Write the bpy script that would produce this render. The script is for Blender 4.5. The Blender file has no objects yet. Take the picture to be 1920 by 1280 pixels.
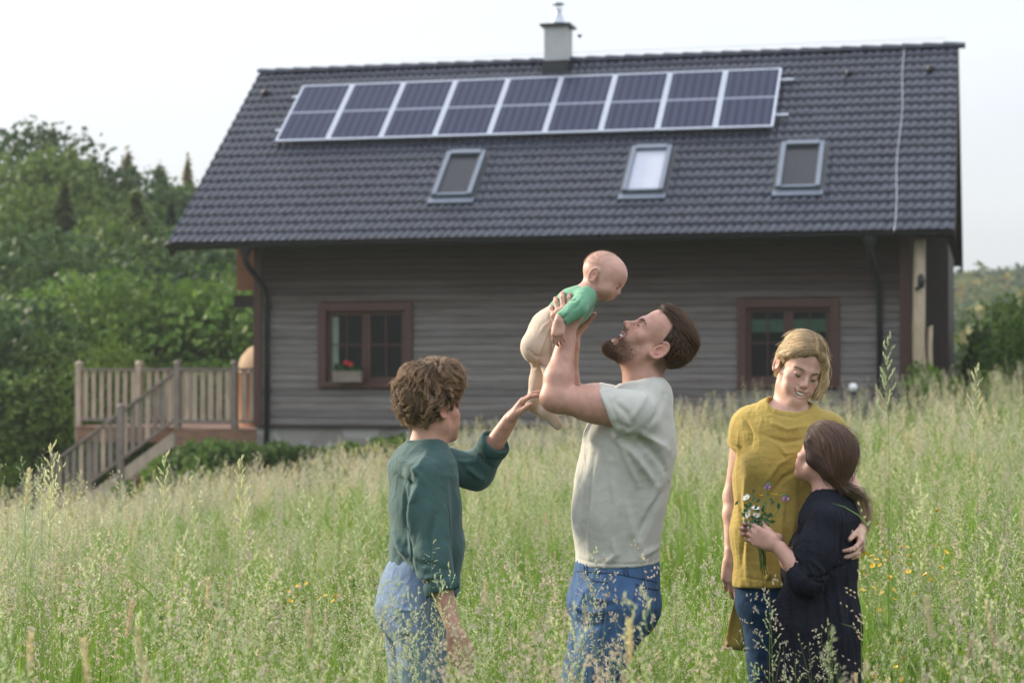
import bpy, bmesh, math, random
import numpy as np
from mathutils import Vector, Matrix, Euler, noise as mnoise
rnd = random.Random(7)
RNG = np.random.default_rng(11)
S = bpy.context.scene
COL = S.collection
R = math.radians

# ------------------------------------------------------------------ camera
FPX, PITCH, CAMZ = 3700.0, 0.0180, 1.65
cam_data = bpy.data.cameras.new('camera')
cam = bpy.data.objects.new('camera', cam_data); COL.objects.link(cam)
cam.location = (0, 0, CAMZ); cam.rotation_euler = (math.pi / 2 + PITCH, 0, 0)
cam_data.sensor_width = 36.0; cam_data.lens = FPX / 1920 * 36
cam_data.clip_start = 0.05; cam_data.clip_end = 4000
cam_data.dof.use_dof = True; cam_data.dof.focus_distance = 6.78; cam_data.dof.aperture_fstop = 4.2
S.camera = cam

def P(px, py, Y=6.75):
    """point at depth Y seen at a photo position: used to take measurements off the photograph"""
    dx, dz = (px - 960) / FPX, -(py - 640) / FPX
    c, s = math.cos(PITCH), math.sin(PITCH)
    ry, rz = c - dz * s, s + dz * c
    t = Y / ry
    return Vector((dx * t, Y, CAMZ + rz * t))

# ------------------------------------------------------------------ tagging
def tag(o, label=None, cat=None, group=None, kind=None):
    if label: o['label'] = label
    if cat: o['category'] = cat
    if group: o['group'] = group
    if kind: o['kind'] = kind
    return o

def empty(name, loc=(0, 0, 0), rot=(0, 0, 0), label=None, cat=None, group=None):
    o = bpy.data.objects.new(name, None); COL.objects.link(o)
    o.empty_display_size = .1
    o.location = loc; o.rotation_euler = rot
    return tag(o, label, cat, group)

def link(name, me, mat=None, parent=None):
    o = bpy.data.objects.new(name, me); COL.objects.link(o)
    if mat is not None and len(me.materials) == 0: me.materials.append(mat)
    if parent is not None: o.parent = parent
    return o

def copy_tree(o, parent=None):
    c = o.copy(); COL.objects.link(c)
    if parent is not None: c.parent = parent
    for ch in [x for x in o.children]:
        copy_tree(ch, c)
    return c

# ------------------------------------------------------------------ mesh building
def np_mesh(name, V, F, smooth=False):
    """V (n,3); F list of int arrays (m,k) or one array"""
    me = bpy.data.meshes.new(name)
    V = np.asarray(V, dtype=np.float32)
    Fs = F if isinstance(F, (list, tuple)) else [F]
    Fs = [np.asarray(f, dtype=np.int32) for f in Fs if len(f)]
    me.vertices.add(len(V)); me.vertices.foreach_set('co', V.ravel())
    nl = sum(f.size for f in Fs); nf = sum(len(f) for f in Fs)
    me.loops.add(nl); me.polygons.add(nf)
    me.loops.foreach_set('vertex_index', np.concatenate([f.ravel() for f in Fs]))
    tot = np.concatenate([np.full(len(f), f.shape[1], np.int32) for f in Fs])
    st = np.concatenate([[0], np.cumsum(tot)[:-1]]).astype(np.int32)
    me.polygons.foreach_set('loop_start', st)
    if smooth: me.polygons.foreach_set('use_smooth', np.ones(nf, bool))
    me.update(calc_edges=True); me.validate()
    return me

def vcol(me, C, name='Col'):
    a = me.color_attributes.new(name, 'FLOAT_COLOR', 'POINT')
    C = np.asarray(C, np.float32)
    if C.shape[1] == 3: C = np.concatenate([C, np.ones((len(C), 1), np.float32)], 1)
    a.data.foreach_set('color', C.ravel())

class MB:
    def __init__(s): s.v = []; s.f = []; s.sm = []
    def add(s, vs, fs, smooth=False):
        n = len(s.v); s.v += [tuple(p) for p in vs]
        s.f += [tuple(n + i for i in f) for f in fs]; s.sm += [smooth] * len(fs)
        return s
    def box(s, lo, hi, M=None):
        x0, y0, z0 = lo; x1, y1, z1 = hi
        vs = [Vector(p) for p in ((x0,y0,z0),(x1,y0,z0),(x1,y1,z0),(x0,y1,z0),(x0,y0,z1),(x1,y0,z1),(x1,y1,z1),(x0,y1,z1))]
        if M is not None: vs = [M @ p for p in vs]
        return s.add(vs, [(0,3,2,1),(4,5,6,7),(0,1,5,4),(1,2,6,5),(2,3,7,6),(3,0,4,7)])
    def beam(s, a, b, w, h, up=(0, 0, 1)):
        a, b = Vector(a), Vector(b); d = (b - a).normalized(); up = Vector(up)
        x = d.cross(up)
        if x.length < 1e-4: x = d.cross(Vector((1, 0, 0)))
        x.normalize(); y = x.cross(d)
        vs = [p + x * i * w / 2 + y * j * h / 2 for p in (a, b) for i, j in ((-1,-1),(1,-1),(1,1),(-1,1))]
        return s.add(vs, [(3,2,1,0),(4,5,6,7),(0,1,5,4),(1,2,6,5),(2,3,7,6),(3,0,4,7)])
    def tube(s, pts, r, n=8, cap=True, smooth=True):
        pts = [Vector(p) for p in pts]; k = len(pts)
        rr = r if isinstance(r, (list, tuple)) else [r] * k
        vs = []; ref = None
        for i, p in enumerate(pts):
            d = (pts[min(i + 1, k - 1)] - pts[max(i - 1, 0)])
            d = d.normalized() if d.length > 1e-9 else Vector((0, 0, 1))
            if ref is None:
                ref = d.orthogonal().normalized()
            else:
                ref = (ref - d * ref.dot(d)).normalized()
            y = d.cross(ref)
            for j in range(n):
                t = 2 * math.pi * j / n
                vs.append(p + (ref * math.cos(t) + y * math.sin(t)) * rr[i])
        fs = [(i*n+j, i*n+(j+1)%n, (i+1)*n+(j+1)%n, (i+1)*n+j) for i in range(k-1) for j in range(n)]
        s.add(vs, fs, smooth)
        if cap:
            b = len(s.v) - n * k
            s.f += [tuple(b + j for j in range(n))[::-1], tuple(b + (k-1)*n + j for j in range(n))]; s.sm += [False, False]
        return s
    def lathe(s, prof, c=(0, 0, 0), n=16, smooth=True, M=None):
        vs = []; k = len(prof); c = Vector(c)
        for r, z in prof:
            for j in range(n):
                t = 2 * math.pi * j / n
                p = Vector((r * math.cos(t), r * math.sin(t), z))
                vs.append((M @ p if M is not None else p) + c)
        fs = [(i*n+j, i*n+(j+1)%n, (i+1)*n+(j+1)%n, (i+1)*n+j) for i in range(k-1) for j in range(n)]
        return s.add(vs, fs, smooth)
    def prism(s, poly, y0, y1, axis='y'):
        """polygon of (x,z) pushed along y"""
        n = len(poly)
        g = (lambda p, t: (p[0], t, p[1])) if axis == 'y' else (lambda p, t: (t, p[0], p[1]))
        vs = [g(p, y0) for p in poly] + [g(p, y1) for p in poly]
        return s.add(vs, [tuple(range(n)), tuple(range(2*n-1, n-1, -1))] + [(i, n+i, n+(i+1)%n, (i+1)%n) for i in range(n)])
    def build(s, name, mat=None, parent=None, bevel=0, recalc=True):
        me = bpy.data.meshes.new(name)
        me.from_pydata(s.v, [], s.f)
        me.polygons.foreach_set('use_smooth', s.sm)
        me.update()
        if recalc or bevel:
            bm = bmesh.new(); bm.from_mesh(me)
            bmesh.ops.recalc_face_normals(bm, faces=bm.faces)
            bm.to_mesh(me); bm.free()
        o = link(name, me, mat, parent)
        if bevel:
            m = o.modifiers.new('bevel', 'BEVEL'); m.width = bevel; m.segments = 2; m.limit_method = 'ANGLE'
        return o

# ------------------------------------------------------------------ materials
class NB:
    def __init__(s, name):
        s.m = bpy.data.materials.new(name); s.m.use_nodes = True
        s.t = s.m.node_tree; s.n = s.t.nodes; s.n.clear()
        s.out = s.n.new('ShaderNodeOutputMaterial')
    def new(s, typ, **kw):
        n = s.n.new('ShaderNode' + typ)
        for k, v in kw.items():
            if k.startswith('i_'):
                n.inputs[k[2:].replace('_', ' ')].default_value = v
            else: setattr(n, k, v)
        return n
    def l(s, a, b): s.t.links.new(a, b)
    def pr(s, **kw):
        n = s.n.new('ShaderNodeBsdfPrincipled'); s.p = n
        s.l(n.outputs[0], s.out.inputs[0])
        for k, v in kw.items():
            n.inputs[k].default_value = v
        return n
    def noise(s, scale, detail=4, rough=.6, vec=None, stretch=None, obj=True):
        n = s.new('TexNoise'); n.inputs['Scale'].default_value = scale
        n.inputs['Detail'].default_value = detail; n.inputs['Roughness'].default_value = rough
        if vec is None:
            tc = s.new('TexCoord'); vec = tc.outputs['Object' if obj else 'Generated']
        if stretch:
            mp = s.new('Mapping'); mp.inputs['Scale'].default_value = stretch
            s.l(vec, mp.inputs['Vector']); vec = mp.outputs[0]
        s.l(vec, n.inputs['Vector'])
        return n
    def ramp(s, fac, stops):
        r = s.new('ValToRGB'); e = r.color_ramp.elements
        while len(e) < len(stops): e.new(.5)
        for x, (p, c) in zip(e, stops):
            x.position = p; x.color = (*c, 1) if len(c) == 3 else c
        s.l(fac, r.inputs[0]); return r
    def bump(s, h, strength=.3, dist=.01, prev=None):
        b = s.new('Bump'); b.inputs['Strength'].default_value = strength; b.inputs['Distance'].default_value = dist
        s.l(h, b.inputs['Height'])
        if prev is not None: s.l(prev.outputs[0], b.inputs['Normal'])
        s.l(b.outputs[0], s.p.inputs['Normal']); return b

def c4(c): return (*c, 1.0)
def shade(c, k): return tuple(min(1, x * k) for x in c)

def simple(name, col, rough=.6, var=.25, scale=8, stretch=None, bump=0, bscale=60, metal=0, spec=.5, sss=0, bdist=.004):
    b = NB(name); b.pr(Roughness=rough, Metallic=metal)
    b.p.inputs['Specular IOR Level'].default_value = spec
    n = b.noise(scale, stretch=stretch)
    r = b.ramp(n.outputs[0], [(.25, shade(col, 1 - var)), (.75, shade(col, 1 + var))])
    b.l(r.outputs[0], b.p.inputs['Base Color'])
    if bump:
        n2 = b.noise(bscale, stretch=stretch); b.bump(n2.outputs[0], bump, bdist)
    if sss:
        b.p.inputs['Subsurface Weight'].default_value = sss
    return b.m

def attr_mat(name, rough=.5, bump=0, bscale=200, bdist=.001, sss=0, sssr=(1., .35, .2), sssscale=.006, spec=.4, sheen=0, weave=0, var=.0, vscale=20, transl=0):
    """colour from the mesh's own colour attribute"""
    b = NB(name); b.pr(Roughness=rough)
    b.p.inputs['Specular IOR Level'].default_value = spec
    a = b.new('VertexColor', layer_name='Col')
    col = a.outputs[0]
    if var:
        n = b.noise(vscale, 5); r = b.ramp(n.outputs[0], [(.25, (1-var,)*3), (.75, (1+var*.6,)*3)])
        m = b.new('MixRGB', blend_type='MULTIPLY'); m.inputs[0].default_value = 1
        b.l(col, m.inputs[1]); b.l(r.outputs[0], m.inputs[2]); col = m.outputs[0]
    b.l(col, b.p.inputs['Base Color'])
    if sss:
        b.p.inputs['Subsurface Weight'].default_value = sss
        b.p.inputs['Subsurface Radius'].default_value = sssr
        b.p.inputs['Subsurface Scale'].default_value = sssscale
    if sheen:
        b.p.inputs['Sheen Weight'].default_value = sheen
    prev = None
    if bump:
        n = b.noise(bscale, 4); prev = b.bump(n.outputs[0], bump, bdist)
    if weave:
        n = b.noise(350, 2, stretch=(1, 1, .25)); prev = b.bump(n.outputs[0], weave, .001, prev)
    if transl:
        t = b.new('BsdfTranslucent'); b.l(col, t.inputs[0])
        mx = b.new('MixShader'); mx.inputs[0].default_value = transl
        b.l(b.p.outputs[0], mx.inputs[1]); b.l(t.outputs[0], mx.inputs[2]); b.l(mx.outputs[0], b.out.inputs[0])
    return b.m
def unit(v): return v / np.maximum(np.linalg.norm(v, axis=-1, keepdims=True), 1e-9)
EXPOSURE = 1.36
HAZE = .00045
# ------------------------------------------------------------------ light and sky
SUN_EL, SUN_AZ = R(22), R(-60)          # behind the house, to the left of the view
w = bpy.data.worlds.new('World'); S.world = w; w.use_nodes = True
wt = w.node_tree; wn = wt.nodes
bg = wn['Background']
sky = wn.new('ShaderNodeTexSky'); sky.sky_type = 'NISHITA'; sky.sun_disc = False
sky.sun_elevation = SUN_EL; sky.sun_rotation = SUN_AZ; sky.air_density = 1.2; sky.dust_density = 2.5; sky.ozone_density = 1.5
tc = wn.new('ShaderNodeTexCoord'); mp = wn.new('ShaderNodeMapping'); mp.inputs['Scale'].default_value = (1.2, 1.2, 5)
nz = wn.new('ShaderNodeTexNoise'); nz.inputs['Scale'].default_value = 2.2; nz.inputs['Detail'].default_value = 6
rp = wn.new('ShaderNodeValToRGB'); rp.color_ramp.elements[0].position = .3; rp.color_ramp.elements[1].position = .75
rp.color_ramp.elements[0].color = (.72, .72, .72, 1); rp.color_ramp.elements[1].color = (.97, .97, .97, 1)
mx = wn.new('ShaderNodeMixRGB'); mx.inputs[2].default_value = (6.1, 6.35, 6.8, 1)   # thin high overcast
wt.links.new(tc.outputs['Generated'], mp.inputs[0]); wt.links.new(mp.outputs[0], nz.inputs[0])
wt.links.new(nz.outputs[0], rp.inputs[0]); wt.links.new(rp.outputs[0], mx.inputs[0])
wt.links.new(sky.outputs[0], mx.inputs[1])
# an overcast sky is brighter overhead than near the horizon
sxw = wn.new('ShaderNodeSeparateXYZ'); wt.links.new(tc.outputs['Generated'], sxw.inputs[0])
mw = wn.new('ShaderNodeMath'); mw.operation = 'MULTIPLY_ADD'; mw.use_clamp = False; mw.inputs[1].default_value = 1.05; mw.inputs[2].default_value = .44
mw0 = wn.new('ShaderNodeMath'); mw0.operation = 'MAXIMUM'; mw0.inputs[1].default_value = 0; wt.links.new(sxw.outputs[2], mw0.inputs[0]); wt.links.new(mw0.outputs[0], mw.inputs[0])
mm2 = wn.new('ShaderNodeVectorMath'); mm2.operation = 'SCALE'; wt.links.new(mx.outputs[0], mm2.inputs[0]); wt.links.new(mw.outputs[0], mm2.inputs['Scale'])
wt.links.new(mm2.outputs[0], bg.inputs[0])
bg.inputs[1].default_value = 0.105
sl = bpy.data.lights.new('sun', 'SUN'); sl.energy = 2.9; sl.angle = R(10); sl.color = (1, .87, .68)
so = bpy.data.objects.new('sun', sl); COL.objects.link(so)
sd = Vector((math.sin(SUN_AZ) * math.cos(SUN_EL), math.cos(SUN_AZ) * math.cos(SUN_EL), math.sin(SUN_EL)))
so.rotation_euler = (-sd).to_track_quat('-Z', 'Y').to_euler()
so.location = (0, 0, 30)
S.view_settings.view_transform = 'Standard'; S.view_settings.look = 'None'
S.view_settings.exposure = EXPOSURE; S.view_settings.gamma = 1
S.cycles.use_denoising = True
S.cycles.max_bounces = 6; S.cycles.diffuse_bounces = 3; S.cycles.glossy_bounces = 2; S.cycles.transmission_bounces = 3
S.cycles.transparent_max_bounces = 8; S.cycles.volume_bounces = 0
S.cycles.caustics_reflective = False; S.cycles.caustics_refractive = False

# ------------------------------------------------------------------ ground
def ground_z(x, y):
    t = np.clip((y - 6) / 29, 0, 1); xc = np.clip(x, -14, 14)
    z = t * (-.12 + np.where(xc > 0, .125, .215) * xc) + (1 - t) * .03 * np.clip(x, -3, 3)
    f = np.clip((y - 50) / 80, 0, 1)
    return z * (1 - f) - 1.0 * f
xs = np.concatenate([[-1500, -600, -250, -100, -60], np.arange(-40, 41, 1.0), [60, 100, 250, 600, 1500]])
ys = np.concatenate([[-400, -100, -30, -10], np.arange(-2, 60, 1.0), [75, 100, 160, 300, 700, 2500]])
gx, gy = np.meshgrid(xs, ys)
gz = ground_z(gx, gy)
nx = len(xs); ny = len(ys)
idx = np.arange(nx * ny).reshape(ny, nx)
gf = np.stack([idx[:-1, :-1], idx[:-1, 1:], idx[1:, 1:], idx[1:, :-1]], -1).reshape(-1, 4)
m_ground = simple('meadow_soil', (.05, .075, .02), .95, .5, 1.3, bump=.6, bscale=9, bdist=.05)
g = link('ground', np_mesh('ground', np.stack([gx, gy, gz], -1).reshape(-1, 3), gf, True), m_ground)
tag(g, kind='structure')

def hill(name, fn, x0, x1, y0, y1, n=60, mat=None):
    a, b = np.meshgrid(np.linspace(x0, x1, n), np.linspace(y0, y1, n))
    z = fn(a, b)
    i = np.arange(n * n).reshape(n, n)
    f = np.stack([i[:-1, :-1], i[:-1, 1:], i[1:, 1:], i[1:, :-1]], -1).reshape(-1, 4)
    o = link(name, np_mesh(name, np.stack([a, b, z], -1).reshape(-1, 3), f, True), mat)
    tag(o, kind='structure'); return o
def left_hill(x, y):
    s = np.clip((y - 52) / 60, 0, 1.6)
    k = np.clip((-x / np.maximum(y, 1) - .02) / .22, 0, 1.5)
    return -1.6 + s * (1.5 + 8.5 * k) + .4 * np.sin(x * .31) * np.cos(y * .23) * s
def right_hill(x, y):
    s = np.clip((y - 150) / 110, 0, 1) ** 1.3
    k = np.clip((x - 8) / 30, 0, 1)
    return -2.0 + 13.5 * s * k + .8 * np.sin(x * .08) * s
m_forest = simple('forest_floor', (.02, .035, .014), .95, .4, .5)
hill('hillside', left_hill, -90, -1, 52, 150, mat=m_forest)
hill('far_hill', right_hill, 5, 160, 150, 330, mat=m_forest)

# ------------------------------------------------------------------ house frame: a along the eaves, b into depth
YAW, RS = .2382, .6864
HX, HY = -6.2342, 35.8
EZ, RL, SL = 4.0476, 13.92, 5.96
RB, RZ = SL * math.cos(RS), EZ + SL * math.sin(RS)
HM = Matrix.Translation((HX, HY, 0)) @ Matrix.Rotation(-YAW, 4, 'Z')
def H(a, b, z): return HM @ Vector((a, b, z))

m_tile = NB('slate_blue_tile'); m_tile.pr(Roughness=.38); m_tile.p.inputs['Specular IOR Level'].default_value = .3
n1 = m_tile.noise(5); r1 = m_tile.ramp(n1.outputs[0], [(.3, (.017, .021, .036)), (.7, (.030, .037, .062))])
n2 = m_tile.noise(.6, 3); r2 = m_tile.ramp(n2.outputs[0], [(.35, (.85, .85, .85)), (.7, (1.15, 1.15, 1.12))])
mm = m_tile.new('MixRGB', blend_type='MULTIPLY'); mm.inputs[0].default_value = 1
m_tile.l(r1.outputs[0], mm.inputs[1]); m_tile.l(r2.outputs[0], mm.inputs[2]); m_tile.l(mm.outputs[0], m_tile.p.inputs['Base Color'])
m_tile = m_tile.m
m_dark = simple('dark_stained_wood', (.022, .014, .012), .7, .3, 6, (1, 1, 8))
m_brownred = simple('red_brown_stain', (.055, .019, .015), .55, .25, 9, (1, 1, 6), bump=.15)
m_gutter = simple('dark_gutter_metal', (.018, .02, .025), .4, .15, 4, metal=.3)
m_alu = simple('brushed_aluminium', (.42, .45, .52), .38, .08, 12, metal=.6)
m_clad = simple('grey_window_cladding', (.13, .155, .20), .4, .12, 6, metal=.3)
m_plinth = NB('mortared_stone'); m_plinth.pr(Roughness=.9)
vo = m_plinth.new('TexVoronoi'); vo.inputs['Scale'].default_value = 2.6
tcx = m_plinth.new('TexCoord'); m_plinth.l(tcx.outputs['Object'], vo.inputs['Vector'])
rr_ = m_plinth.ramp(vo.outputs['Color'], [(.2, (.2, .19, .17)), (.5, (.33, .32, .3)), (.8, (.25, .26, .29))])
m_plinth.l(rr_.outputs[0], m_plinth.p.inputs['Base Color']); m_plinth.bump(vo.outputs['Distance'], .5, .03); m_plinth = m_plinth.m

# weathered log siding: brown where the eaves keep the rain off, darkened further to paint in their shade, silver grey lower down
b_ = NB('weathered_log_siding'); b_.pr(Roughness=.78)
tcx = b_.new('TexCoord'); sx = b_.new('SeparateXYZ'); b_.l(tcx.outputs['Object'], sx.inputs[0])
nn = b_.noise(1.1, 5, stretch=(.35, 1, 2.2)); ad = b_.new('Math', operation='MULTIPLY_ADD')
b_.l(nn.outputs[0], ad.inputs[0]); ad.inputs[1].default_value = 1.1; b_.l(sx.outputs[2], ad.inputs[2])
mr = b_.new('MapRange'); mr.inputs[1].default_value = 2.9; mr.inputs[2].default_value = 4.0
b_.l(ad.outputs[0], mr.inputs[0])
ng = b_.noise(2.2, 6, .7, stretch=(.5, 1, 9))
rg = b_.ramp(ng.outputs[0], [(.3, (.098, .082, .078)), (.5, (.150, .135, .134)), (.72, (.205, .192, .198))])
rbn = b_.ramp(ng.outputs[0], [(.3, (.026, .014, .011)), (.7, (.056, .033, .027))])
mxx = b_.new('MixRGB'); b_.l(mr.outputs[0], mxx.inputs[0]); b_.l(rg.outputs[0], mxx.inputs[1]); b_.l(rbn.outputs[0], mxx.inputs[2])
fl_ = b_.new('Math', operation='MULTIPLY_ADD'); fl_.inputs[1].default_value = 1 / .132; fl_.inputs[2].default_value = -.77 / .132 + .02; b_.l(sx.outputs[2], fl_.inputs[0])
ff_ = b_.new('Math', operation='FLOOR'); b_.l(fl_.outputs[0], ff_.inputs[0]); wn2 = b_.new('TexWhiteNoise', noise_dimensions='1D'); b_.l(ff_.outputs[0], wn2.inputs['W'])
rw_ = b_.ramp(wn2.outputs['Value'], [(0, (.78, .78, .79)), (1, (1.2, 1.19, 1.17))]); mb_ = b_.new('MixRGB', blend_type='MULTIPLY'); mb_.inputs[0].default_value = 1
b_.l(mxx.outputs[0], mb_.inputs[1]); b_.l(rw_.outputs[0], mb_.inputs[2]); b_.l(mb_.outputs[0], b_.p.inputs['Base Color']); b_.bump(ng.outputs[0], .25, .01); m_siding = b_.m

house = empty('house', H(0, 0, 0), (0, 0, -YAW), 'dark timber house with slate blue tiled roof, two brown framed windows and a stone plinth', 'house')

# --- log wall with openings
WB, WA0, WA1, WZ0, WZ1 = .8, 1.38, 13.16, .77, 4.6
OPEN = [(2.6, 4.39, 1.45, 3.0), (10.24, 11.99, 1.46, 3.0)]
mb = MB(); bh = .132; z = WZ0
while z < WZ1:
    z1 = z + bh; cuts = [WA0 + .12]
    for a0, a1, o0, o1 in OPEN:
        if z1 > o0 + .02 and z < o1 - .02: cuts += [a0 + .04, a1 - .04]
    cuts.append(WA1 - .16)
    for i in range(0, len(cuts), 2):
        prof = [(WB + .004, z), (WB - .011, z + .010), (WB - .015, z + bh * .2), (WB - .015, z + bh * .85), (WB - .010, z1 - .007), (WB + .004, z1), (WB + .1, z1), (WB + .1, z)]
        j = rnd.uniform(-.003, .003); prof = [(p + j, q) for p, q in prof]
        mb.prism(prof, cuts[i], cuts[i + 1], axis='x')
    z = z1
mb.build('wall', m_siding, house)
mb = MB()   # gable and rear walls
pts = [(WB + .1, -.2), (8.4, -.2), (8.4, 4.4), (RB, RZ - .25), (WB + .1, 4.5)]
for a in (WA0 + .1, WA1 - .2):
    mb.prism(pts, a, a + .1, axis='x')
mb.box((WA0, 8.4, -.2), (WA1, 8.5, 4.4))
mb.build('gable_wall', m_dark, house)
for x0, x1 in ((WA0 - .03, WA0 + .12), (WA1 - .16, WA1 + .02)): MB().box((x0, WB - .05, WZ0), (x1, WB + .12, WZ1 - .1)).build('corner_board', m_brownred, house)
mb = MB()     # boarded side porch under the right overhang
for q in range(34): mb.box((13.74, 2.2 + q * .16, -.2), (13.78, 2.2 + q * .16 + .15, 4.0))
mb.box((13.0, 2.2, -.2), (13.74, 2.26, 4.1)); mb.box((13.0, 7.6, -.2), (13.74, 7.66, 4.1))
mb.build('side_porch', m_dark, house)
mb = MB(); mb.box((WA0 + .02, WB + .01, -1.2), (WA1 - .02, 8.3, WZ0 - .03)); mb.build('plinth', m_plinth, house)
mb = MB(); mb.box((WA0, WB - .05, WZ0 - .045), (WA1, WB + .2, WZ0 - .004)); mb.build('sill_beam', m_dark, house)

# --- windows
b_ = NB('dark_window_glass'); b_.pr(Roughness=.04); b_.p.inputs['Base Color'].default_value = (.008, .011, .01, 1)
b_.p.inputs['Specular IOR Level'].default_value = .12; nn = b_.noise(1.2, 2); b_.bump(nn.outputs[0], .05, .02); m_glass = b_.m
m_blind = simple('pale_roller_blind', (.40, .42, .5), .5, .04, 3)
m_curtain = simple('thin_curtain', (.16, .2, .16), .9, .2, 6)
for k, (a0, a1, z0, z1) in enumerate(OPEN):
    f = .155; y = WB - .07
    mb = MB()
    mb.box((a0, y, z0), (a0 + f, WB + .14, z1)).box((a1 - f, y, z0), (a1, WB + .14, z1))
    mb.box((a0 + f, y, z1 - f), (a1 - f, WB + .14, z1)).box((a0 + f, y, z0), (a1 - f, WB + .14, z0 + f * .8))
    wn_ = mb.build('window', m_brownred, house, bevel=.006)
    i0, i1, j0, j1 = a0 + f, a1 - f, z0 + f * .8, z1 - f; cx = (i0 + i1) / 2; s = .075
    mb = MB(); ya, yb = WB + .03, WB + .1
    for l, r in ((i0 + .002, cx - .004), (cx + .004, i1 - .002)):
        mb.box((l, ya, j0 + .002), (l + s, yb, j1 - .002)).box((r - s, ya, j0 + .002), (r, yb, j1 - .002))
        mb.box((l + s, ya, j0 + .002), (r - s, yb, j0 + s)).box((l + s, ya, j1 - s), (r - s, yb, j1 - .002))
        mb.box(((l + r) / 2 - .012, ya + .012, j0 + s), ((l + r) / 2 + .012, yb - .012, j1 - s))
        zz = j0 + (j1 - j0) * .52
        mb.box((l + s, ya + .015, zz - .012), ((l + r) / 2 - .013, yb - .015, zz + .012)).box(((l + r) / 2 + .013, ya + .015, zz - .012), (r - s, yb - .015, zz + .012))
    mb.build('sash', m_brownred, wn_)
    MB().box((i0, WB + .07, j0), (i1, WB + .08, j1)).build('pane', m_glass, wn_)
    if k == 1:
        MB().box((i0 + .07, WB + .062, j1 - .42), (i1 - .07, WB + .066, j1 - .2)).build('curtain_or_reflection', simple('green_reflection', (.035, .075, .05), .9, .3, 9), wn_)  # green band laid on the pane to paint in a reflection
    else:
        MB().box((i0 + .08, WB + .062, j0 + .1), (i0 + .2, WB + .066, j1 - .1)).build('curtain_or_reflection', m_curtain, wn_)
        MB().box((i0 + .08, WB + .055, j0 + .085), (i0 + .3, WB + .062, j0 + .2)).build('towel', simple('pale_blue_cloth', (.42, .52, .55), .9, .1, 8), wn_)

# --- roof
nc = int(RL / .15 * 8); nr = 21; gauge = SL / nr
aa = np.linspace(0, RL, nc + 1)
wave = .046 * np.abs(np.cos(aa / .15 * math.pi)) ** .6
rows_s, rows_h = [], []
for r in range(nr):
    for q, hgt in ((0, .030), (.08, .040), (.5, .026), (.9, .006), (.995, .0)):
        rows_s.append((r + q) * gauge); rows_h.append(hgt)
rows_s.append(SL); rows_h.append(.006)
rows_s = np.array(rows_s); rows_h = np.array(rows_h)
def roofpt(a, s, h, back=False):
    b = s * math.cos(RS) - h * math.sin(RS); z = EZ + s * math.sin(RS) + h * math.cos(RS)
    if back: b = 2 * RB - b
    return np.stack([a + 0 * b, b, z], -1)
A_, S_ = np.meshgrid(aa, rows_s); H_ = wave[None, :] + rows_h[:, None]
jit = RNG.normal(0, .0025, (nr, nc // 8 + 2)); ji = jit[np.minimum((S_ / gauge).astype(int), nr - 1), (A_ / .15).astype(int)]
i = np.arange(A_.size).reshape(A_.shape)
rf = np.stack([i[:-1, :-1], i[:-1, 1:], i[1:, 1:], i[1:, :-1]], -1).reshape(-1, 4)
Vf = roofpt(A_, S_, H_ + ji).reshape(-1, 3)
Vb = roofpt(A_[:, ::8], S_[:, ::8], H_[:, ::8], True).reshape(-1, 3)
i2 = np.arange(Vb.shape[0]).reshape(A_[:, ::8].shape) + len(Vf)
rb_ = np.stack([i2[:-1, :-1], i2[1:, :-1], i2[1:, 1:], i2[:-1, 1:]], -1).reshape(-1, 4)
roof = link('roof', np_mesh('roof', np.concatenate([Vf, Vb]), np.concatenate([rf, rb_]), False), m_tile, house)
pl = np.zeros(len(roof.data.polygons), bool); pl[:] = True
roof.data.polygons.foreach_set('use_smooth', pl)
mb = MB()
for sgn in (0, 1):
    o = []
    for s, h in ((.06, -.015), (SL, -.015), (SL, -.16), (.06, -.16)):
        p = roofpt(np.array(0.), s, h, bool(sgn)); o.append((float(p[1]), float(p[2])))
    mb.prism(o, .03, RL - .03, axis='x')
mb.build('soffit', m_dark, house)
for a in (-.02, RL - .035):
    for sgn in (0, 1):
        mb = MB()
        o = []
        for s, h in ((-.02, .03), (SL + .01, .03), (SL + .01, -.24), (-.02, -.24)):
            p = roofpt(np.array(0.), s, h, bool(sgn)); o.append((float(p[1]), float(p[2])))
        mb.prism(o, a, a + .055, axis='x'); mb.build('verge_board', m_dark, house)
mb = MB(); a = -.03; k = 0
while a < RL:
    L_ = .38; n = 9; vs = []
    for t, rr in ((0, .135), (.05, .14), (L_ + .03, .118)):
        for q in range(n):
            th = math.pi * q / (n - 1)
            vs.append((a + t, RB + rr * math.cos(th), RZ + .01 + rr * math.sin(th) * .8 + (.012 if t < L_ else 0)))
    mb.add(vs, [(r * n + q, r * n + q + 1, (r + 1) * n + q + 1, (r + 1) * n + q) for r in range(2) for q in range(n - 1)], True)
    a += L_; k += 1
mb.build('ridge_cap', m_tile, house, recalc=False)
mb = MB()     # lightning conductor: holders on the ridge, wire down the slope
for q in range(19):
    a = .35 + q * .73
    mb.tube([(a, RB, RZ + .1), (a + .01, RB, RZ + .2)], .006, 5)
mb.tube([(.2, RB, RZ + .2), (RL - .2, RB, RZ + .2)], .004, 5)
wp = []
for q in range(25):
    s = SL * (1 - q / 24); p = roofpt(np.array(12.95 - .02 * math.sin(q * .5)), s, .1); wp.append(tuple(float(v) for v in p))
wp += [(12.92, -.06, EZ - .05)]
mb.tube(wp, .0065, 6)
mb.build('lightning_wire', m_alu, house)
mb = MB(); prof = [(math.cos(math.pi + math.pi * q / 8) * .075, math.sin(math.pi + math.pi * q / 8) * .075) for q in range(9)]
prof += [(x * .9, y * .9) for x, y in prof[::-1]]
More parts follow.
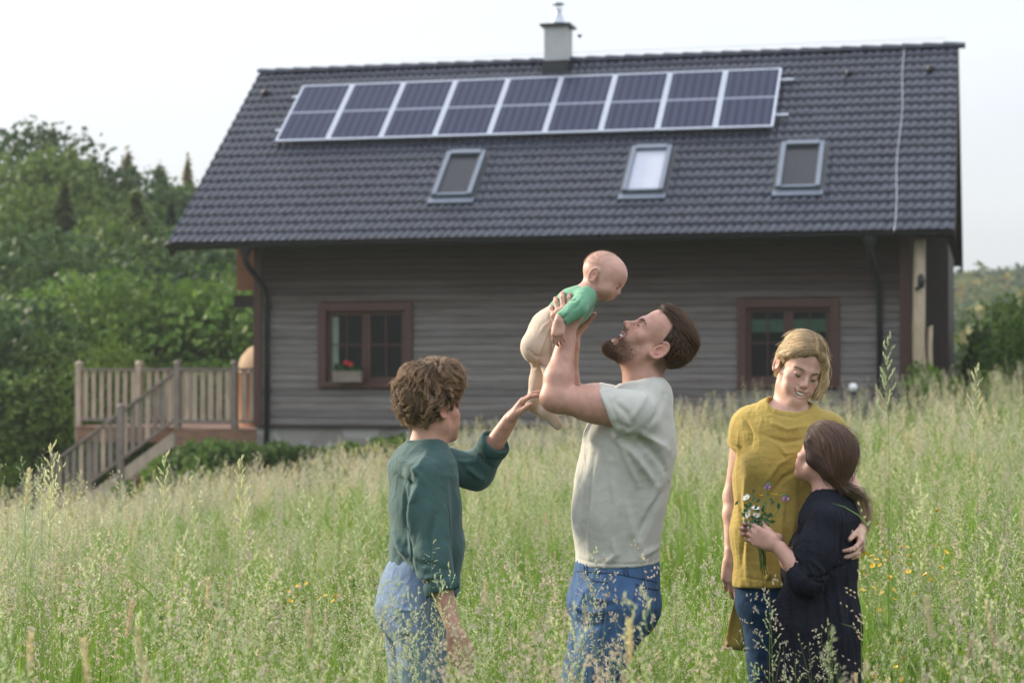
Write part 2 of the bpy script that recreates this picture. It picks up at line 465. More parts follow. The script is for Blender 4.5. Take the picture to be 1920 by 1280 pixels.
mb.prism([(-.07 + p, EZ - .0 + q) for p, q in prof], 0, RL, axis='x'); mb.build('gutter', m_gutter, house)
for a, hop in ((1.63, 0), (12.67, 1)):
    mb = MB(); mb.tube([(a - .12, -.07, EZ - .06), (a - .12, -.07, EZ - .3), (a - .09, .0, EZ - .42), (a - .02, WB - .2, EZ - .75), (a, WB - .1, EZ - .95), (a, WB - .1, .1)], .052, 10)
    mb.lathe([(.052, 0), (.1, .1), (.11, .2)], (a - .12, -.07, EZ - .26), 10)
    for zz in (2.9, 1.4): mb.box((a - .06, WB - .11, zz), (a + .06, WB - .0, zz + .03))
    mb.build('downpipe', m_gutter, house)
RM = Matrix.Translation((0, 0, EZ)) @ Matrix.Rotation(RS, 4, 'X')     # roof plane: x along the eaves, y up the slope, z out
RWM = HM @ RM
def on_roof(mb): 
    mb.v = [tuple(RM @ Vector(p)) for p in mb.v]; return mb
for k, (a0, a1) in enumerate(((4.72, 5.46), (8.2, 8.93), (10.9, 11.66))):
    s0, s1, f = 1.2, 2.62, .085
    mb = MB(); mb.box((a0, s0, .02), (a0 + f, s1, .18)).box((a1 - f, s0, .02), (a1, s1, .18)).box((a0 + f, s1 - .12, .02), (a1 - f, s1, .2)).box((a0 + f, s0, .02), (a1 - f, s0 + .06, .16))
    rw = on_roof(mb).build('roof_window', m_clad, house, bevel=.008)
    on_roof(MB().box((a0 + f, s0 + .06, .115), (a1 - f, s1 - .12, .13))).build('pane', m_blind if k == 1 else simple('roof_glass', (.028, .03, .037), .25, .1, 3, spec=.15), rw)
    on_roof(MB().box((a0 - .06, s0 - .17, .06), (a1 + .05, s0 - .02, .1))).build('flashing', m_clad, rw)
    on_roof(MB().box((a0 - .07, s0 - .02, .06), (a0 - .004, s1 + .06, .09)).box((a1 + .004, s0 - .02, .06), (a1 + .07, s1 + .06, .09))).build('side_flashing', m_gutter, rw)
for a, s in ((.39, 5.08), (11.96, 5.03), (13.44, 5.08)):
    mb = MB(); mb.lathe([(.0, .13), (.06, .12), (.075, .05), (.06, 0)], n=10)
    mb.v = [(p[0] + a, p[1] + s, p[2] + .04) for p in mb.v]
    on_roof(mb).build('roof_vent', m_gutter, house)
# --- chimney
ca, cb = 6.26, RB - .12; hw = .235
m_plaster = simple('pale_grey_plaster', (.42, .43, .45), .8, .1, 5, bump=.2)
ch = MB().box((ca - hw, cb - hw, RZ - .05), (ca + hw, cb + hw, RZ + .69)).build('chimney', m_plaster, house, bevel=.01)
MB().box((ca - hw - .03, cb - hw - .06, RZ - .42), (ca + hw + .03, cb + hw + .03, RZ + .0)).build('base_flashing', m_gutter, ch)
mb = MB(); o = .07; zt = RZ + .69
mb.add([(ca-hw-o,cb-hw-o,zt-.01),(ca+hw+o,cb-hw-o,zt-.01),(ca+hw+o,cb+hw+o,zt-.01),(ca-hw-o,cb+hw+o,zt-.01),(ca-hw-o,cb-hw-o,zt+.035),(ca+hw+o,cb-hw-o,zt+.035),(ca+hw+o,cb+hw+o,zt+.035),(ca-hw-o,cb+hw+o,zt+.035),(ca-.1,cb-.1,zt+.08),(ca+.1,cb-.1,zt+.08),(ca+.1,cb+.1,zt+.08),(ca-.1,cb+.1,zt+.08)],
       [(3,2,1,0),(0,1,5,4),(1,2,6,5),(2,3,7,6),(3,0,4,7),(4,5,9,8),(5,6,10,9),(6,7,11,10),(7,4,8,11),(8,9,10,11)])
mb.build('cap', m_gutter, ch)
mb = MB(); mb.lathe([(.15, 0), (.12, .06), (.075, .16), (.065, .22), (.065, .27)], (ca, cb, zt + .08), 16)
for q in range(4):
    t = q * math.pi / 2 + .4; mb.tube([(ca + .06*math.cos(t), cb + .06*math.sin(t), zt + .34), (ca + .06*math.cos(t), cb + .06*math.sin(t), zt + .47)], .008, 5)
mb.lathe([(.02, .06), (.13, .0), (.12, -.012), (0.001, -.012)], (ca, cb, zt + .46), 16)
mb.build('flue_cowl', m_alu, ch)
# --- balcony screen and planter under the left overhang, climbing log and lamp on the right
m_orange = simple('orange_larch', (.28, .11, .045), .6, .25, 6, (1, 1, 5), bump=.1)
mb = MB()
for q in range(4): mb.box((.50 + q * .13, 2.05, 3.3), (.62 + q * .13, 2.1, 4.6))
mb.build('balcony_screen', m_orange, house)
pb = MB().box((.5, 1.9, 2.98), (1.2, 2.25, 3.2)).build('planter_box', m_dark, house)
m_log = simple('debarked_log', (.36, .29, .2), .75, .25, 5, (2, 2, .6), bump=.4, bscale=20)
lp = empty('log_post', H(13.35, .3, 0), label='pale debarked log post standing under the right end of the eaves', cat='post')
mb = MB(); mb.tube([(0, 0, .2), (.01, .0, 1.2), (-.02, 0, 2.2), (.0, .01, 3.95)], [.12, .115, .108, .1], 12)
mb.tube([(.09, -.02, 2.35), (.17, -.03, 2.5), (.16, -.02, 2.2), (.19, -.01, 1.0), (.17, 0, .3)], [.02, .05, .045, .05, .05], 8)
mb.build('log', m_log, lp)
mb = MB(); mb.lathe([(.0, .1), (.05, .09), (.06, .0), (.05, -.1), (.03, -.12)], (.0, -.14, 3.25), 10); mb.tube([(0, -.08, 3.33), (0, -.15, 3.36)], .02, 6); mb.tube([(-.05, -.14, 3.15), (-.09, -.17, 3.1)], .03, 6); mb.build('lantern', m_gutter, lp)

# --- solar panels
b_ = NB('solar_cells'); b_.pr(Roughness=.24)
tcx = b_.new('TexCoord'); sx = b_.new('SeparateXYZ'); b_.l(tcx.outputs['Object'], sx.inputs[0])
def saw(src, period, off, lo, hi):
    m1 = b_.new('Math', operation='MULTIPLY_ADD'); m1.inputs[1].default_value = 1 / period; m1.inputs[2].default_value = off; b_.l(src, m1.inputs[0])
    m2 = b_.new('Math', operation='FRACT'); b_.l(m1.outputs[0], m2.inputs[0])
    return b_.ramp(m2.outputs[0], [(lo, (0, 0, 0)), (hi, (1, 1, 1))])
s1 = saw(sx.outputs[0], .158, .1, .46, .54); s2 = saw(sx.outputs[1], .09, .0, .93, .99)
m1 = b_.new('MixRGB'); b_.l(s1.outputs[0], m1.inputs[0]); m1.inputs[1].default_value = (.013, .017, .046, 1); m1.inputs[2].default_value = (.033, .039, .080, 1)
m2 = b_.new('MixRGB'); b_.l(s2.outputs[0], m2.inputs[0]); b_.l(m1.outputs[0], m2.inputs[1]); m2.inputs[2].default_value = (.075, .08, .11, 1)
b_.l(m2.outputs[0], b_.p.inputs['Base Color']); b_.p.inputs['Specular IOR Level'].default_value = .08; m_cells = b_.m
pitch_ = 9.5345 / 9
names = ['leftmost solar panel of the row of nine on the roof', 'second solar panel from the left end of the roof row', 'third solar panel from the left end of the roof row',
         'fourth solar panel from the left, above the left roof window', 'middle one of the nine solar panels on the roof', 'sixth solar panel from the left, just right of the chimney line',
         'third solar panel from the right, above the roof window with a pale blind', 'second solar panel from the right end of the roof row', 'rightmost solar panel of the row of nine on the roof']
panel0 = None
for k in range(9):
    if k == 0:
        pn = panel0 = empty('solar_panel'); pn.empty_display_size = .2
        W_, L_, f = pitch_ - .012, 2.04, .042
        mb = MB(); mb.box((0, 0, 0), (f, L_, .045)).box((W_ - f, 0, 0), (W_, L_, .045)).box((f, 0, 0), (W_ - f, f, .045)).box((f, L_ - f, 0), (W_ - f, L_, .045))
        mb.build('frame', m_alu, pn)
        MB().box((f, f, .02), (W_ - f, L_ - f, .036)).build('cell_sheet', m_cells, pn)
        MB().box((f, L_ / 2 - .03, .0365), (W_ - f, L_ / 2 + .03, .039)).build('busbar_strip', simple('busbar', (.16, .18, .26), .35, .1, 5), pn)
    else: pn = copy_tree(panel0)
    pn.matrix_world = RWM @ Matrix.Translation((1.178 + k * pitch_, 3.122, .14))
    tag(pn, names[k], 'solar panel', 'solar panels in a row on the roof')
for k, (s, nm) in enumerate(((3.59, 'lower aluminium mounting rail sticking out past both ends of the solar panels'), (4.82, 'upper aluminium mounting rail sticking out past both ends of the solar panels'))):
    mb = MB().box((1.04, -.025, 0), (10.94, .025, .05))
    for q in range(11): mb.box((1.25 + q * .95, -.02, -.09), (1.29 + q * .95, .02, 0))
    o = mb.build('mounting_rail', m_alu); o.matrix_world = RWM @ Matrix.Translation((0, s, .088))
    tag(o, nm, 'mounting rail', 'rails under the solar panels')

# --- flower box outside the left window
fb = empty('flower_box', H(3.22, WB - .2, 1.58), (0, 0, -YAW), 'grey wooden flower box with a red geranium on the left window sill', 'flower box')
MB().box((-.27, -.08, -.02), (.27, .08, .18)).build('box', simple('grey_planter_wood', (.17, .14, .12), .8, .2, 6), fb)
m_box_leaf = simple('geranium_leaf', (.035, .09, .025), .6, .4, 20)
mb = MB()
for q in range(160):
    p = Vector((rnd.uniform(-.26, .26), rnd.uniform(-.08, .08), .17 + rnd.random() ** 1.5 * .14)); s = .03; M_ = Matrix.Translation(p) @ Euler((rnd.uniform(-1, 1), rnd.uniform(-1, 1), rnd.uniform(0, 6))).to_matrix().to_4x4()
    mb.add([M_ @ Vector(v) for v in ((-s, 0, 0), (0, -s, .005), (s, 0, 0), (0, s, .005))], [(0, 1, 2, 3)])
mb.build('foliage', m_box_leaf, fb, recalc=False)
m_red = simple('red_petal', (.5, .01, .02), .6, .2, 20)
mb = MB()
for c_ in ((-.02, -.02, .32), (.05, .0, .29)):
    for q in range(40):
        d = Vector((rnd.gauss(0, 1), rnd.gauss(0, 1), rnd.gauss(0, 1))).normalized() * .045; p = Vector(c_) + d; s = .018
        M_ = Matrix.Translation(p) @ d.to_track_quat('Z', 'Y').to_matrix().to_4x4()
        mb.add([M_ @ Vector(v) for v in ((-s, -s, 0), (s, -s, 0), (s, s, 0), (-s, s, 0))], [(0, 1, 2, 3)])
mb.build('blossom', m_red, fb, recalc=False)

# --- timber deck with stairs
m_deck = simple('weathered_deck_wood', (.38, .30, .235), .8, .3, 4, (2, 2, .7), bump=.2, bscale=14)
m_deck2 = simple('brown_deck_wood', (.2, .11, .07), .75, .3, 4, (1, 1, 3))
m_deckd = simple('greyed_handrail_wood', (.20, .165, .145), .8, .3, 4)
deck = empty('deck', H(0, 0, 0), (0, 0, -YAW), 'raised timber deck with a slatted railing and a stair running down to the left', 'deck')
FZ, TZ = .68, 1.80
mb = MB()
for q in range(26): mb.box((-3.05 + 0, 2.5 + q * .135, FZ - .04), (1.3, 2.5 + q * .135 + .128, FZ))
for q in range(8): mb.box((-.5, 1.42 + q * .135, FZ - .04), (1.3, 1.42 + q * .135 + .128, FZ))
mb.build('floor', m_deck2, deck)
mb = MB(); mb.box((-.45, 1.42, FZ - .3), (1.3, 1.5, FZ - .045)).box((-3.05, 2.52, FZ - .3), (-.5, 2.6, FZ - .045)).box((-3.05, 2.62, FZ - .3), (-2.98, 6, FZ - .045)); mb.build('edge_beam', m_deck2, deck)
for a in (-2.9, -1.2, .9): MB().box((a, 2.7, -1.6), (a + .12, 2.82, FZ - .3)).build('support', m_deckd, deck)
def post(a, b, z0, z1, m=m_deck):
    mb = MB(); mb.box((a - .055, b - .055, z0), (a + .055, b + .055, z1 - .03)); mb.lathe([(.075, 0), (.07, .03), (.02, .06), (.001, .062)], (a, b, z1 - .03), 10)
    mb.build('post', m, deck)
for a, b, m in ((-3.03, 2.6, m_deck), (-1.75, 2.6, m_deck), (-.46, 1.5, m_deckd), (.69, 1.5, m_deckd), (-3.03, 5.6, m_deck), (-.9, 5.6, m_deck)): post(a, b, FZ - .3, TZ + .14, m)
def rail(p0, p1, n, name='handrail'):
    mb = MB(); mb.beam(p0, p1, .1, .045); mb.build(name, m_deckd, deck)
rail((-3.03, 2.6, TZ), (-.5, 2.6, TZ), 0); rail((-.46, 1.5, TZ), (1.3, 1.5, TZ), 0); rail((-3.03, 2.6, TZ), (-3.03, 5.6, TZ), 0); rail((-3.03, 5.6, TZ), (1.2, 5.6, TZ), 0)
rail((-3.0, 2.6, FZ + .14), (-.5, 2.6, FZ + .14), 0, 'bottom_rail'); rail((-.42, 1.5, FZ + .14), (1.3, 1.5, FZ + .14), 0, 'bottom_rail')
def bal(a, b, z0, z1, m, w=.085):
    MB().box((a - w / 2, b - .012, z0), (a + w / 2, b + .012, z1)).build('baluster', m, deck)
for q in range(14):
    a = -2.88 + q * .168
    if abs(a + 1.75) > .06: bal(a, 2.6, FZ + .1, TZ - .02, m_deck)
for q in range(10):
    a = -.28 + q * .165
    if abs(a - .69) > .07: bal(a, 1.5, FZ + .1, TZ - .02, m_deck, .1 if q != 4 else .12)
for q in range(9): bal(-2.85 + q * .45, 5.6, FZ + .1, TZ - .02, m_deck)
st = .69
mb = MB()
def stz(a, top): return top + (a + .46) * st
for b in (1.5, 2.38):
    mb.prism([(-.42, .70), (-4.4, stz(-4.4, .70)), (-4.4, stz(-4.4, .42)), (-.42, .42)], b, b + .05)
mb.build('stringer', m_deck, deck)
mb = MB()
for q in range(12):
    a = -.46 - .3 * (q + 1); mb.box((a, 1.555, FZ - .2 * (q + 1) - .04), (a + .29, 2.375, FZ - .2 * (q + 1)))
mb.build('tread', m_deck, deck)
rail((-.46, 1.5, TZ - .02), (-4.3, 1.5, stz(-4.3, TZ - .02)), 0, 'stair_handrail')
rail((-.46, 1.5, FZ + .2), (-4.3, 1.5, stz(-4.3, FZ + .2)), 0, 'stair_bottom_rail')
for q in range(24):
    a = -.62 - q * .152
    bal(a, 1.51, stz(a, FZ + .18), stz(a, TZ - .03), m_deckd if q % 3 else m_deck, .09)
post(-1.62, 1.5, -1, stz(-1.62, TZ) + .12, m_deckd); post(-3.0, 1.5, -1.8, stz(-3.0, TZ) + .1, m_deckd); post(-4.3, 1.5, -2.4, stz(-4.3, TZ) + .1, m_deckd)

ov = empty('dome_oven', H(.70, 3.6, FZ), label='tan domed wooden drum standing on the deck behind the house corner', cat='oven')
MB().lathe([(.72, 0), (.72, 1.05), (.74, 1.06)], n=24).build('drum', m_orange, ov)
MB().lathe([(.74, 1.06), (.73, 1.2), (.66, 1.38), (.52, 1.54), (.3, 1.65), (.001, 1.69)], n=24).build('dome', simple('tan_clay', (.33, .22, .13), .85, .15, 6, bump=.3), ov)
# fire-hole surround keeps the drum from reading as one plain shape
MB().box((-.2, -.74, .5), (.2, -.70, .9)).build('door', m_dark, ov)

gl = empty('garden_lamp', H(12.3, -.5, 0), label='small garden lamp with a white globe on a short post before the right window', cat='lamp')
MB().tube([(0, 0, .3), (0, 0, 1.42)], .035, 8).build('stem', m_gutter, gl)
MB().lathe([(.0001, 0), (.05, .01), (.075, .06), (.075, .09), (.05, .14), (.0001, .155)], (0, 0, 1.40), 14).build('globe', simple('white_globe', (.7, .7, .7), .3, .03, 4), gl)

# ------------------------------------------------------------------ evening haze
b_ = NB('valley_haze'); pv = b_.new('VolumePrincipled'); pv.inputs['Color'].default_value = (.86, .92, .95, 1); pv.inputs['Density'].default_value = HAZE; pv.inputs['Anisotropy'].default_value = .3
b_.l(pv.outputs[0], b_.out.inputs[1])
if HAZE > 0:
    hz = MB().box((-170, -30, -9), (190, 345, 34)).build('haze', b_.m); tag(hz, kind='stuff')
# ------------------------------------------------------------------ foliage helpers
def leaf_mat(name, transl=.35, rough=.55, objvar=.25, spec=.3):
    b = NB(name); b.pr(Roughness=rough); b.p.inputs['Specular IOR Level'].default_value = spec
    a = b.new('VertexColor', layer_name='Col'); oi = b.new('ObjectInfo')
    r = b.ramp(oi.outputs['Random'], [(0, (1 - objvar, 1 - objvar * .8, 1 - objvar)), (.5, (1, 1, 1)), (1, (1 + objvar, 1 + objvar * .6, 1))])
    m = b.new('MixRGB', blend_type='MULTIPLY'); m.inputs[0].default_value = 1
    b.l(a.outputs[0], m.inputs[1]); b.l(r.outputs[0], m.inputs[2]); b.l(m.outputs[0], b.p.inputs['Base Color'])
    t = b.new('BsdfTranslucent'); b.l(m.outputs[0], t.inputs[0])
    x = b.new('MixShader'); x.inputs[0].default_value = transl
    b.l(b.p.outputs[0], x.inputs[1]); b.l(t.outputs[0], x.inputs[2]); b.l(x.outputs[0], b.out.inputs[0])
    return b.m
m_leaf = leaf_mat('broad_leaf', spec=.1); m_needle = leaf_mat('needle_foliage', .4)
m_bark = simple('rough_bark', (.06, .045, .035), .9, .35, 6, (1, 1, .3), bump=.5, bscale=12)

def quads(c, d, n, L, W):
    """leaf quads: centre c, long axis d, facing n"""
    d = unit(d); s = unit(np.cross(d, n)); L = np.asarray(L).reshape(-1, 1); W = np.asarray(W).reshape(-1, 1)
    V = np.stack([c - d * L * .5, c + s * W * .5, c + d * L * .5, c - s * W * .5], 1).reshape(-1, 3)
    return V, np.arange(len(c) * 4).reshape(-1, 4)
def crown(name, blobs, n, size, cols, mat, parent=None, rng=RNG, droop=0.0, shell=.55):
    """leaves spread through the outer part of overlapping blobs (centre, radii)"""
    bl = np.array([list(c) + list(r) for c, r in blobs], float)
    wgt = bl[:, 3] * bl[:, 4] + bl[:, 4] * bl[:, 5]; wgt /= wgt.sum()
    k = rng.choice(len(bl), n, p=wgt)
    d = unit(rng.normal(size=(n, 3))); rad = shell + (1 - shell) * rng.random(n) ** .6
    rad *= 1 + .12 * np.sin(d[:, 0] * 7 + k) * np.cos(d[:, 2] * 6 + k * 2)
    c = bl[k, :3] + d * bl[k, 3:] * rad[:, None]
    nrm = unit(d + rng.normal(size=(n, 3)) * .7 + [0, 0, .3]); ax = unit(rng.normal(size=(n, 3)) + d * .6 - [0, 0, droop])
    sz = size * (.6 + .8 * rng.random(n))
    V, F = quads(c, ax, nrm, sz, sz * .62)
    cols = np.array(cols); ci = rng.random(n)
    C = cols[0] + (cols[1] - cols[0]) * ci[:, None]; C *= (.8 + .4 * rng.random((len(bl), 1)))[k]
    me = np_mesh(name, V, F); vcol(me, np.repeat(C, 4, 0)); me.materials.append(mat)
    return link(name, me, None, parent)
def trunk(parent, h, r, limbs, rng=rnd, name='trunk'):
    mb = MB(); bend = rng.uniform(-.04, .04) * h
    pts = [(bend * math.sin(t * 2.2), bend * .6 * math.sin(t * 3), h * t) for t in (0, .15, .4, .7, 1)]
    mb.tube(pts, [r * 1.35, r, r * .8, r * .5, r * .12], 8)
    for z0, az, L, up in limbs:
        p = Vector((0, 0, z0 * h)); q = p + Vector((math.cos(az) * L, math.sin(az) * L, up))
        mb.tube([p, p.lerp(q, .5) + Vector((0, 0, -.06 * L)), q], [r * .4, r * .25, r * .06], 6)
    return mb.build(name, m_bark, parent, recalc=False)

def rblobs(rng, h, w, n, base=.3, top=.85, rs=.32):
    out = []
    for q in range(n):
        t = q / max(1, n - 1); z = h * (base + (top - base) * t); az = rng.uniform(0, 6.28)
        prof = math.sin(math.pi * min(1, .18 + .75 * t)) ** .7
        d = w * .5 * prof * rng.uniform(.25, .8)
        r = w * rs * rng.uniform(.7, 1.15) * (.6 + .5 * prof)
        out.append(((math.cos(az) * d, math.sin(az) * d, z), (r, r, r * rng.uniform(.65, .9))))
    return out
def make_broadleaf(name, h, w, nb, nl, size, cols, seed, base=.3, parent_cat='tree'):
    g = random.Random(seed); t = empty(name); rg = np.random.default_rng(seed)
    trunk(t, h * .8, h * .022, [(.25 + .12 * q, g.uniform(0, 6.28), w * .3, h * .13) for q in range(6)], g)
    crown('crown', rblobs(g, h, w, nb, base), nl, size, cols, m_leaf, t, rg)
    return t
def make_conifer(name, h, w, nl, size, cols, seed, sparse=False):
    t = empty(name); rg = np.random.default_rng(seed); g = random.Random(seed)
    trunk(t, h, h * .016, [], g)
    z = h * (.1 + .9 * rg.random(nl) ** (1.15 if not sparse else .9)); tier = np.round(z / h * 24 + .35 * np.sin(z * 5)) / 24 * h
    zz = tier + rg.normal(0, .02 * h, nl)
    rmax = w * .5 * (1 - np.clip(zz / h, 0, 1)) ** .85 + .12
    az = np.round(rg.random(nl) * 7) / 7 * 6.283 + tier * 3.1 + rg.normal(0, .2, nl)
    rr = rmax * (.25 + .8 * np.sqrt(rg.random(nl))) * (.75 + .42 * np.sin(tier * 7 + az * 2))
    d = np.stack([np.cos(az), np.sin(az), -.32 - .25 * rr / max(w, 1)], -1)
    c = np.stack([np.cos(az) * rr, np.sin(az) * rr, zz - .22 * rr], -1)
    nrm = unit(rg.normal(size=(nl, 3)) * .5 + [0, 0, 1]); sz = size * (.6 + .8 * rg.random(nl))
    V, F = quads(c, d + rg.normal(size=(nl, 3)) * .3, nrm, sz * 1.5, sz * .55)
    cols = np.array(cols); C = cols[0] + (cols[1] - cols[0]) * rg.random((nl, 1))
    me = np_mesh('crown', V, F); vcol(me, np.repeat(C, 4, 0)); me.materials.append(m_needle)
    link('crown', me, None, t); return t

G1 = [(.045, .09, .025), (.10, .16, .04)]; G2 = [(.028, .06, .022), (.06, .11, .035)]; G3 = [(.07, .14, .025), (.13, .2, .04)]
GC = [(.032, .062, .034), (.06, .10, .05)]; GL = [(.11, .1, .03), (.2, .16, .05)]
proto = {
 'round': make_broadleaf('broadleaf_tree', 9, 6.5, 16, 9000, .3, G1, 1),
 'broad': make_broadleaf('broadleaf_tree', 8, 8.5, 20, 10000, .3, G2, 2, .25),
 'bright': make_broadleaf('broadleaf_tree', 5, 5.2, 18, 9000, .2, G3, 3, .18),
 'spruce': make_conifer('spruce_tree', 13, 5, 9000, .42, GC, 4),
 'pine': make_conifer('pine_tree', 12, 4, 3400, .34, [(.06, .10, .03), (.13, .17, .05)], 5, True),
 'larch': make_conifer('larch_tree', 12, 4.2, 2400, .34, [(.2, .18, .06), (.34, .27, .09)], 6, True),  # golden glow of the low sun put into the foliage colour
}
used = set()
def tree(kind, px, ytop, Y, label, group, hs=1.0, base=None, extra=1.0):
    """a tree whose top shows at photo position (px, ytop) when it stands Y metres off"""
    p = P(px, ytop, Y); bz = base if base is not None else float(left_hill(p.x, p.y)) - .3
    o = proto[kind]
    if kind in used: o = copy_tree(o)
    used.add(kind)
    H0 = {'round': 9, 'broad': 8, 'bright': 5, 'spruce': 13, 'pine': 12, 'larch': 12}[kind]
    s = (p.z - bz) / (H0 * .99)
    o.location = (p.x, p.y, bz); o.scale = (s * hs, s * hs, s); o.rotation_euler = (0, 0, rnd.uniform(0, 6.28))
    tag(o, label, 'tree', group)
gf_ = 'trees on the wooded slope'
tree('broad', 15, 232, 74, 'tallest broadleaf tree at the left edge of the wooded skyline', gf_)
tree('round', 78, 262, 70, 'rounded tree on the skyline just right of the tallest left one', gf_, 1.0)
tree('pine', 100, 262, 84, 'thin loose pine poking above the left part of the skyline', gf_, 1.0)
tree('round', 140, 318, 68, 'rounded green tree where the skyline drops steeply', gf_, 1.1)
tree('pine', 175, 318, 76, 'loose pine at the foot of the skyline drop', gf_, 1.2)
tree('larch', 240, 303, 82, 'sunlit golden larch breaking the middle of the skyline', gf_, 1.2)
tree('broad', 225, 318, 74, 'wide green crown below the golden larch', gf_, 1.0)
tree('pine', 300, 330, 80, 'loose green pine on the skyline between golden larch and house roof', gf_, 1.3)
tree('larch', 352, 316, 84, 'sparse yellowish larch on the skyline nearest the roof edge', gf_, .9)
tree('round', 322, 338, 76, 'round crown low on the skyline left of the roof slope', gf_, 1.1)
tree('broad', 388, 345, 78, 'broad tree half hidden behind the sloping roof edge', gf_, 1.0)
tree('round', 45, 330, 64, 'rounded crown in the upper left of the wood below the tallest tree', gf_, .9)
tree('pine', 120, 365, 62, 'slim loose pine below the rounded skyline trees', gf_, 1.3)
tree('round', 190, 392, 60, 'rounded crown in the middle of the slope above the bright bushes', gf_, 1.0)
tree('pine', 255, 385, 62, 'hazy pine in the middle of the slope', gf_, 1.5)
tree('spruce', 320, 405, 63, 'shadowy spruce standing left of the eaves end', gf_, .9)
tree('broad', 385, 430, 60, 'dark broad tree just under the left eaves end', gf_, 1.1)
tree('round', 280, 455, 58, 'dim rounded tree above the bright green bushes', gf_, 1.2)
tree('broad', 30, 430, 55, 'dark broad tree at the left picture edge halfway up', gf_, 1.1)
tree('round', 120, 470, 54, 'dark rounded tree left of the bright green bushes', gf_, 1.2)
tree('broad', 455, 470, 62, 'dark tree seen between balcony screen and eaves', gf_, 1.1)
gb_ = 'bright green bushy trees behind the deck'
tree('bright', 215, 525, 49, 'bright green bushy tree, leftmost of those behind the deck', gb_, .95, -1.4)
tree('bright', 290, 520, 51, 'bright green bushy tree in the middle behind the deck', gb_, 1.0, -1.4)
tree('bright', 375, 528, 50, 'bright green bushy tree above the deck railing posts', gb_, 1.05, -1.4)
tree('bright', 440, 530, 52, 'bright green bushy tree close to the house corner', gb_, 1.0, -1.4)
tree('broad', 25, 560, 44, 'dark leafy tree at the left edge beside the deck', gf_, .9, -1.6)
tree('round', 95, 610, 43, 'dark leafy tree left of the corner post of the deck', gf_, 1.1, -1.6)
tree('bright', 205, 648, 42, 'small pale bush rising just behind the left deck railing', gb_, .55, -1.2)
tree('bright', 55, 800, 42, 'low light green bush left of the stair', gb_, .9, -1.9)
tree('bright', 20, 790, 43, 'low light green bush at the left picture edge', gb_, .9, -1.9)
tree('broad', 150, 790, 43, 'dark low bush under the deck behind the stair', gf_, 1.2, -1.9)
tree('bright', 1932, 560, 40, 'leafy green tree at the right picture edge', 'trees right of the house', .8, .3)
tree('bright', 1935, 600, 34, 'second leafy green tree half outside the right picture edge', 'trees right of the house', .8, .3)

def shrub(name, a, b, z, w, d, h, n, size, cols, label, group=None, cat='shrub', seed=0):
    rg = np.random.default_rng(seed + 50); g = random.Random(seed)
    o = empty(name, H(a, b, z), (0, 0, -YAW), label, cat, group)
    bl = [((g.uniform(-w, w) * .42, g.uniform(-d, d) * .35, h * g.uniform(.3, .68)), (w * .24, d * .34, h * .34)) for q in range(9)]
    crown('foliage', bl, n, size, cols, m_leaf, o, rg, shell=.35)
    mb = MB()
    for q in range(7):
        mb.tube([(g.uniform(-w, w) * .1, 0, -.3), (g.uniform(-w, w) * .35, g.uniform(-d, d) * .3, h * .6)], [.02, .006], 5)
    mb.build('stem', m_bark, o, recalc=False)
gs = 'shrubs along the stone plinth'
shrub('plinth_shrub', .55, -.3, -.55, 1.7, 1.2, .9, 2300, .12, G3, 'leafy green shrub in front of the deck beam', gs, seed=1)
shrub('plinth_shrub', 1.3, -.2, -.2, 1.9, 1.2, .85, 2400, .12, G1, 'leafy shrub under the left downpipe', gs, seed=2)
shrub('plinth_shrub', 2.6, -.2, -.15, 1.6, 1.1, .68, 2200, .11, G1, 'low shrub on the plinth below the left window', gs, seed=3)
shrub('plinth_shrub', 3.9, -.1, -.1, 1.5, 1.0, .8, 2200, .11, G3, 'light green shrub left of the boy, against the plinth', gs, seed=4)
shrub('plinth_shrub', 5.0, -.1, -.1, 1.4, 1.0, .6, 1600, .11, G1, 'low shrub on the plinth hidden partly by the boy', gs, seed=5)
shrub('stair_shrub', -.65, .5, -1.35, 1.4, .9, 1.15, 2200, .13, G1, 'shrub growing below the stair stringer', gs, seed=6)
shrub('climbing_plant', 14.40, 4.0, .7, .7, 2.2, 1.9, 4200, .15, G2, 'dark green climber on the right gable side', None, 'climber', 7)
shrub('pale_bush', 13.9, .1, .6, 1.5, 1.2, 1.35, 2600, .12, G3, 'pale green bush at the foot of the log post', None, 'bush', 8)

# far wooded hill: reads as one mass
rg = np.random.default_rng(77); cs = []
while len(cs) < 420:
    y = rg.uniform(160, 300); x = rg.uniform(.17, .34) * y
    cs.append((x, y, float(right_hill(np.array(x), np.array(y)))))
cs = np.array(cs); n = 90; k = np.repeat(np.arange(len(cs)), n)
d = unit(rg.normal(size=(len(k), 3))); rad = (1.7 + 1.6 * rg.random(len(cs)))[k]
c = cs[k] + np.array([0, 0, 2.6]) + d * np.stack([rad, rad, rad * 1.2], -1) * (.6 + .4 * rg.random((len(k), 1)))
V, F = quads(c, rg.normal(size=(len(k), 3)), unit(d + rg.normal(size=d.shape) * .5), 1.0 + .7 * rg.random(len(k)), .7 + .3 * rg.random(len(k)))
tone = np.array([(.05, .09, .025), (.035, .075, .03), (.16, .15, .04), (.09, .12, .03)])[rg.choice(4, len(cs), p=[.35, .3, .18, .17])]
me = np_mesh('distant_wood', V, F); vcol(me, np.repeat(tone[k] * (.8 + .4 * rg.random((len(k), 1))), 4, 0)); me.materials.append(m_leaf)
tag(link('distant_wood', me), kind='stuff')

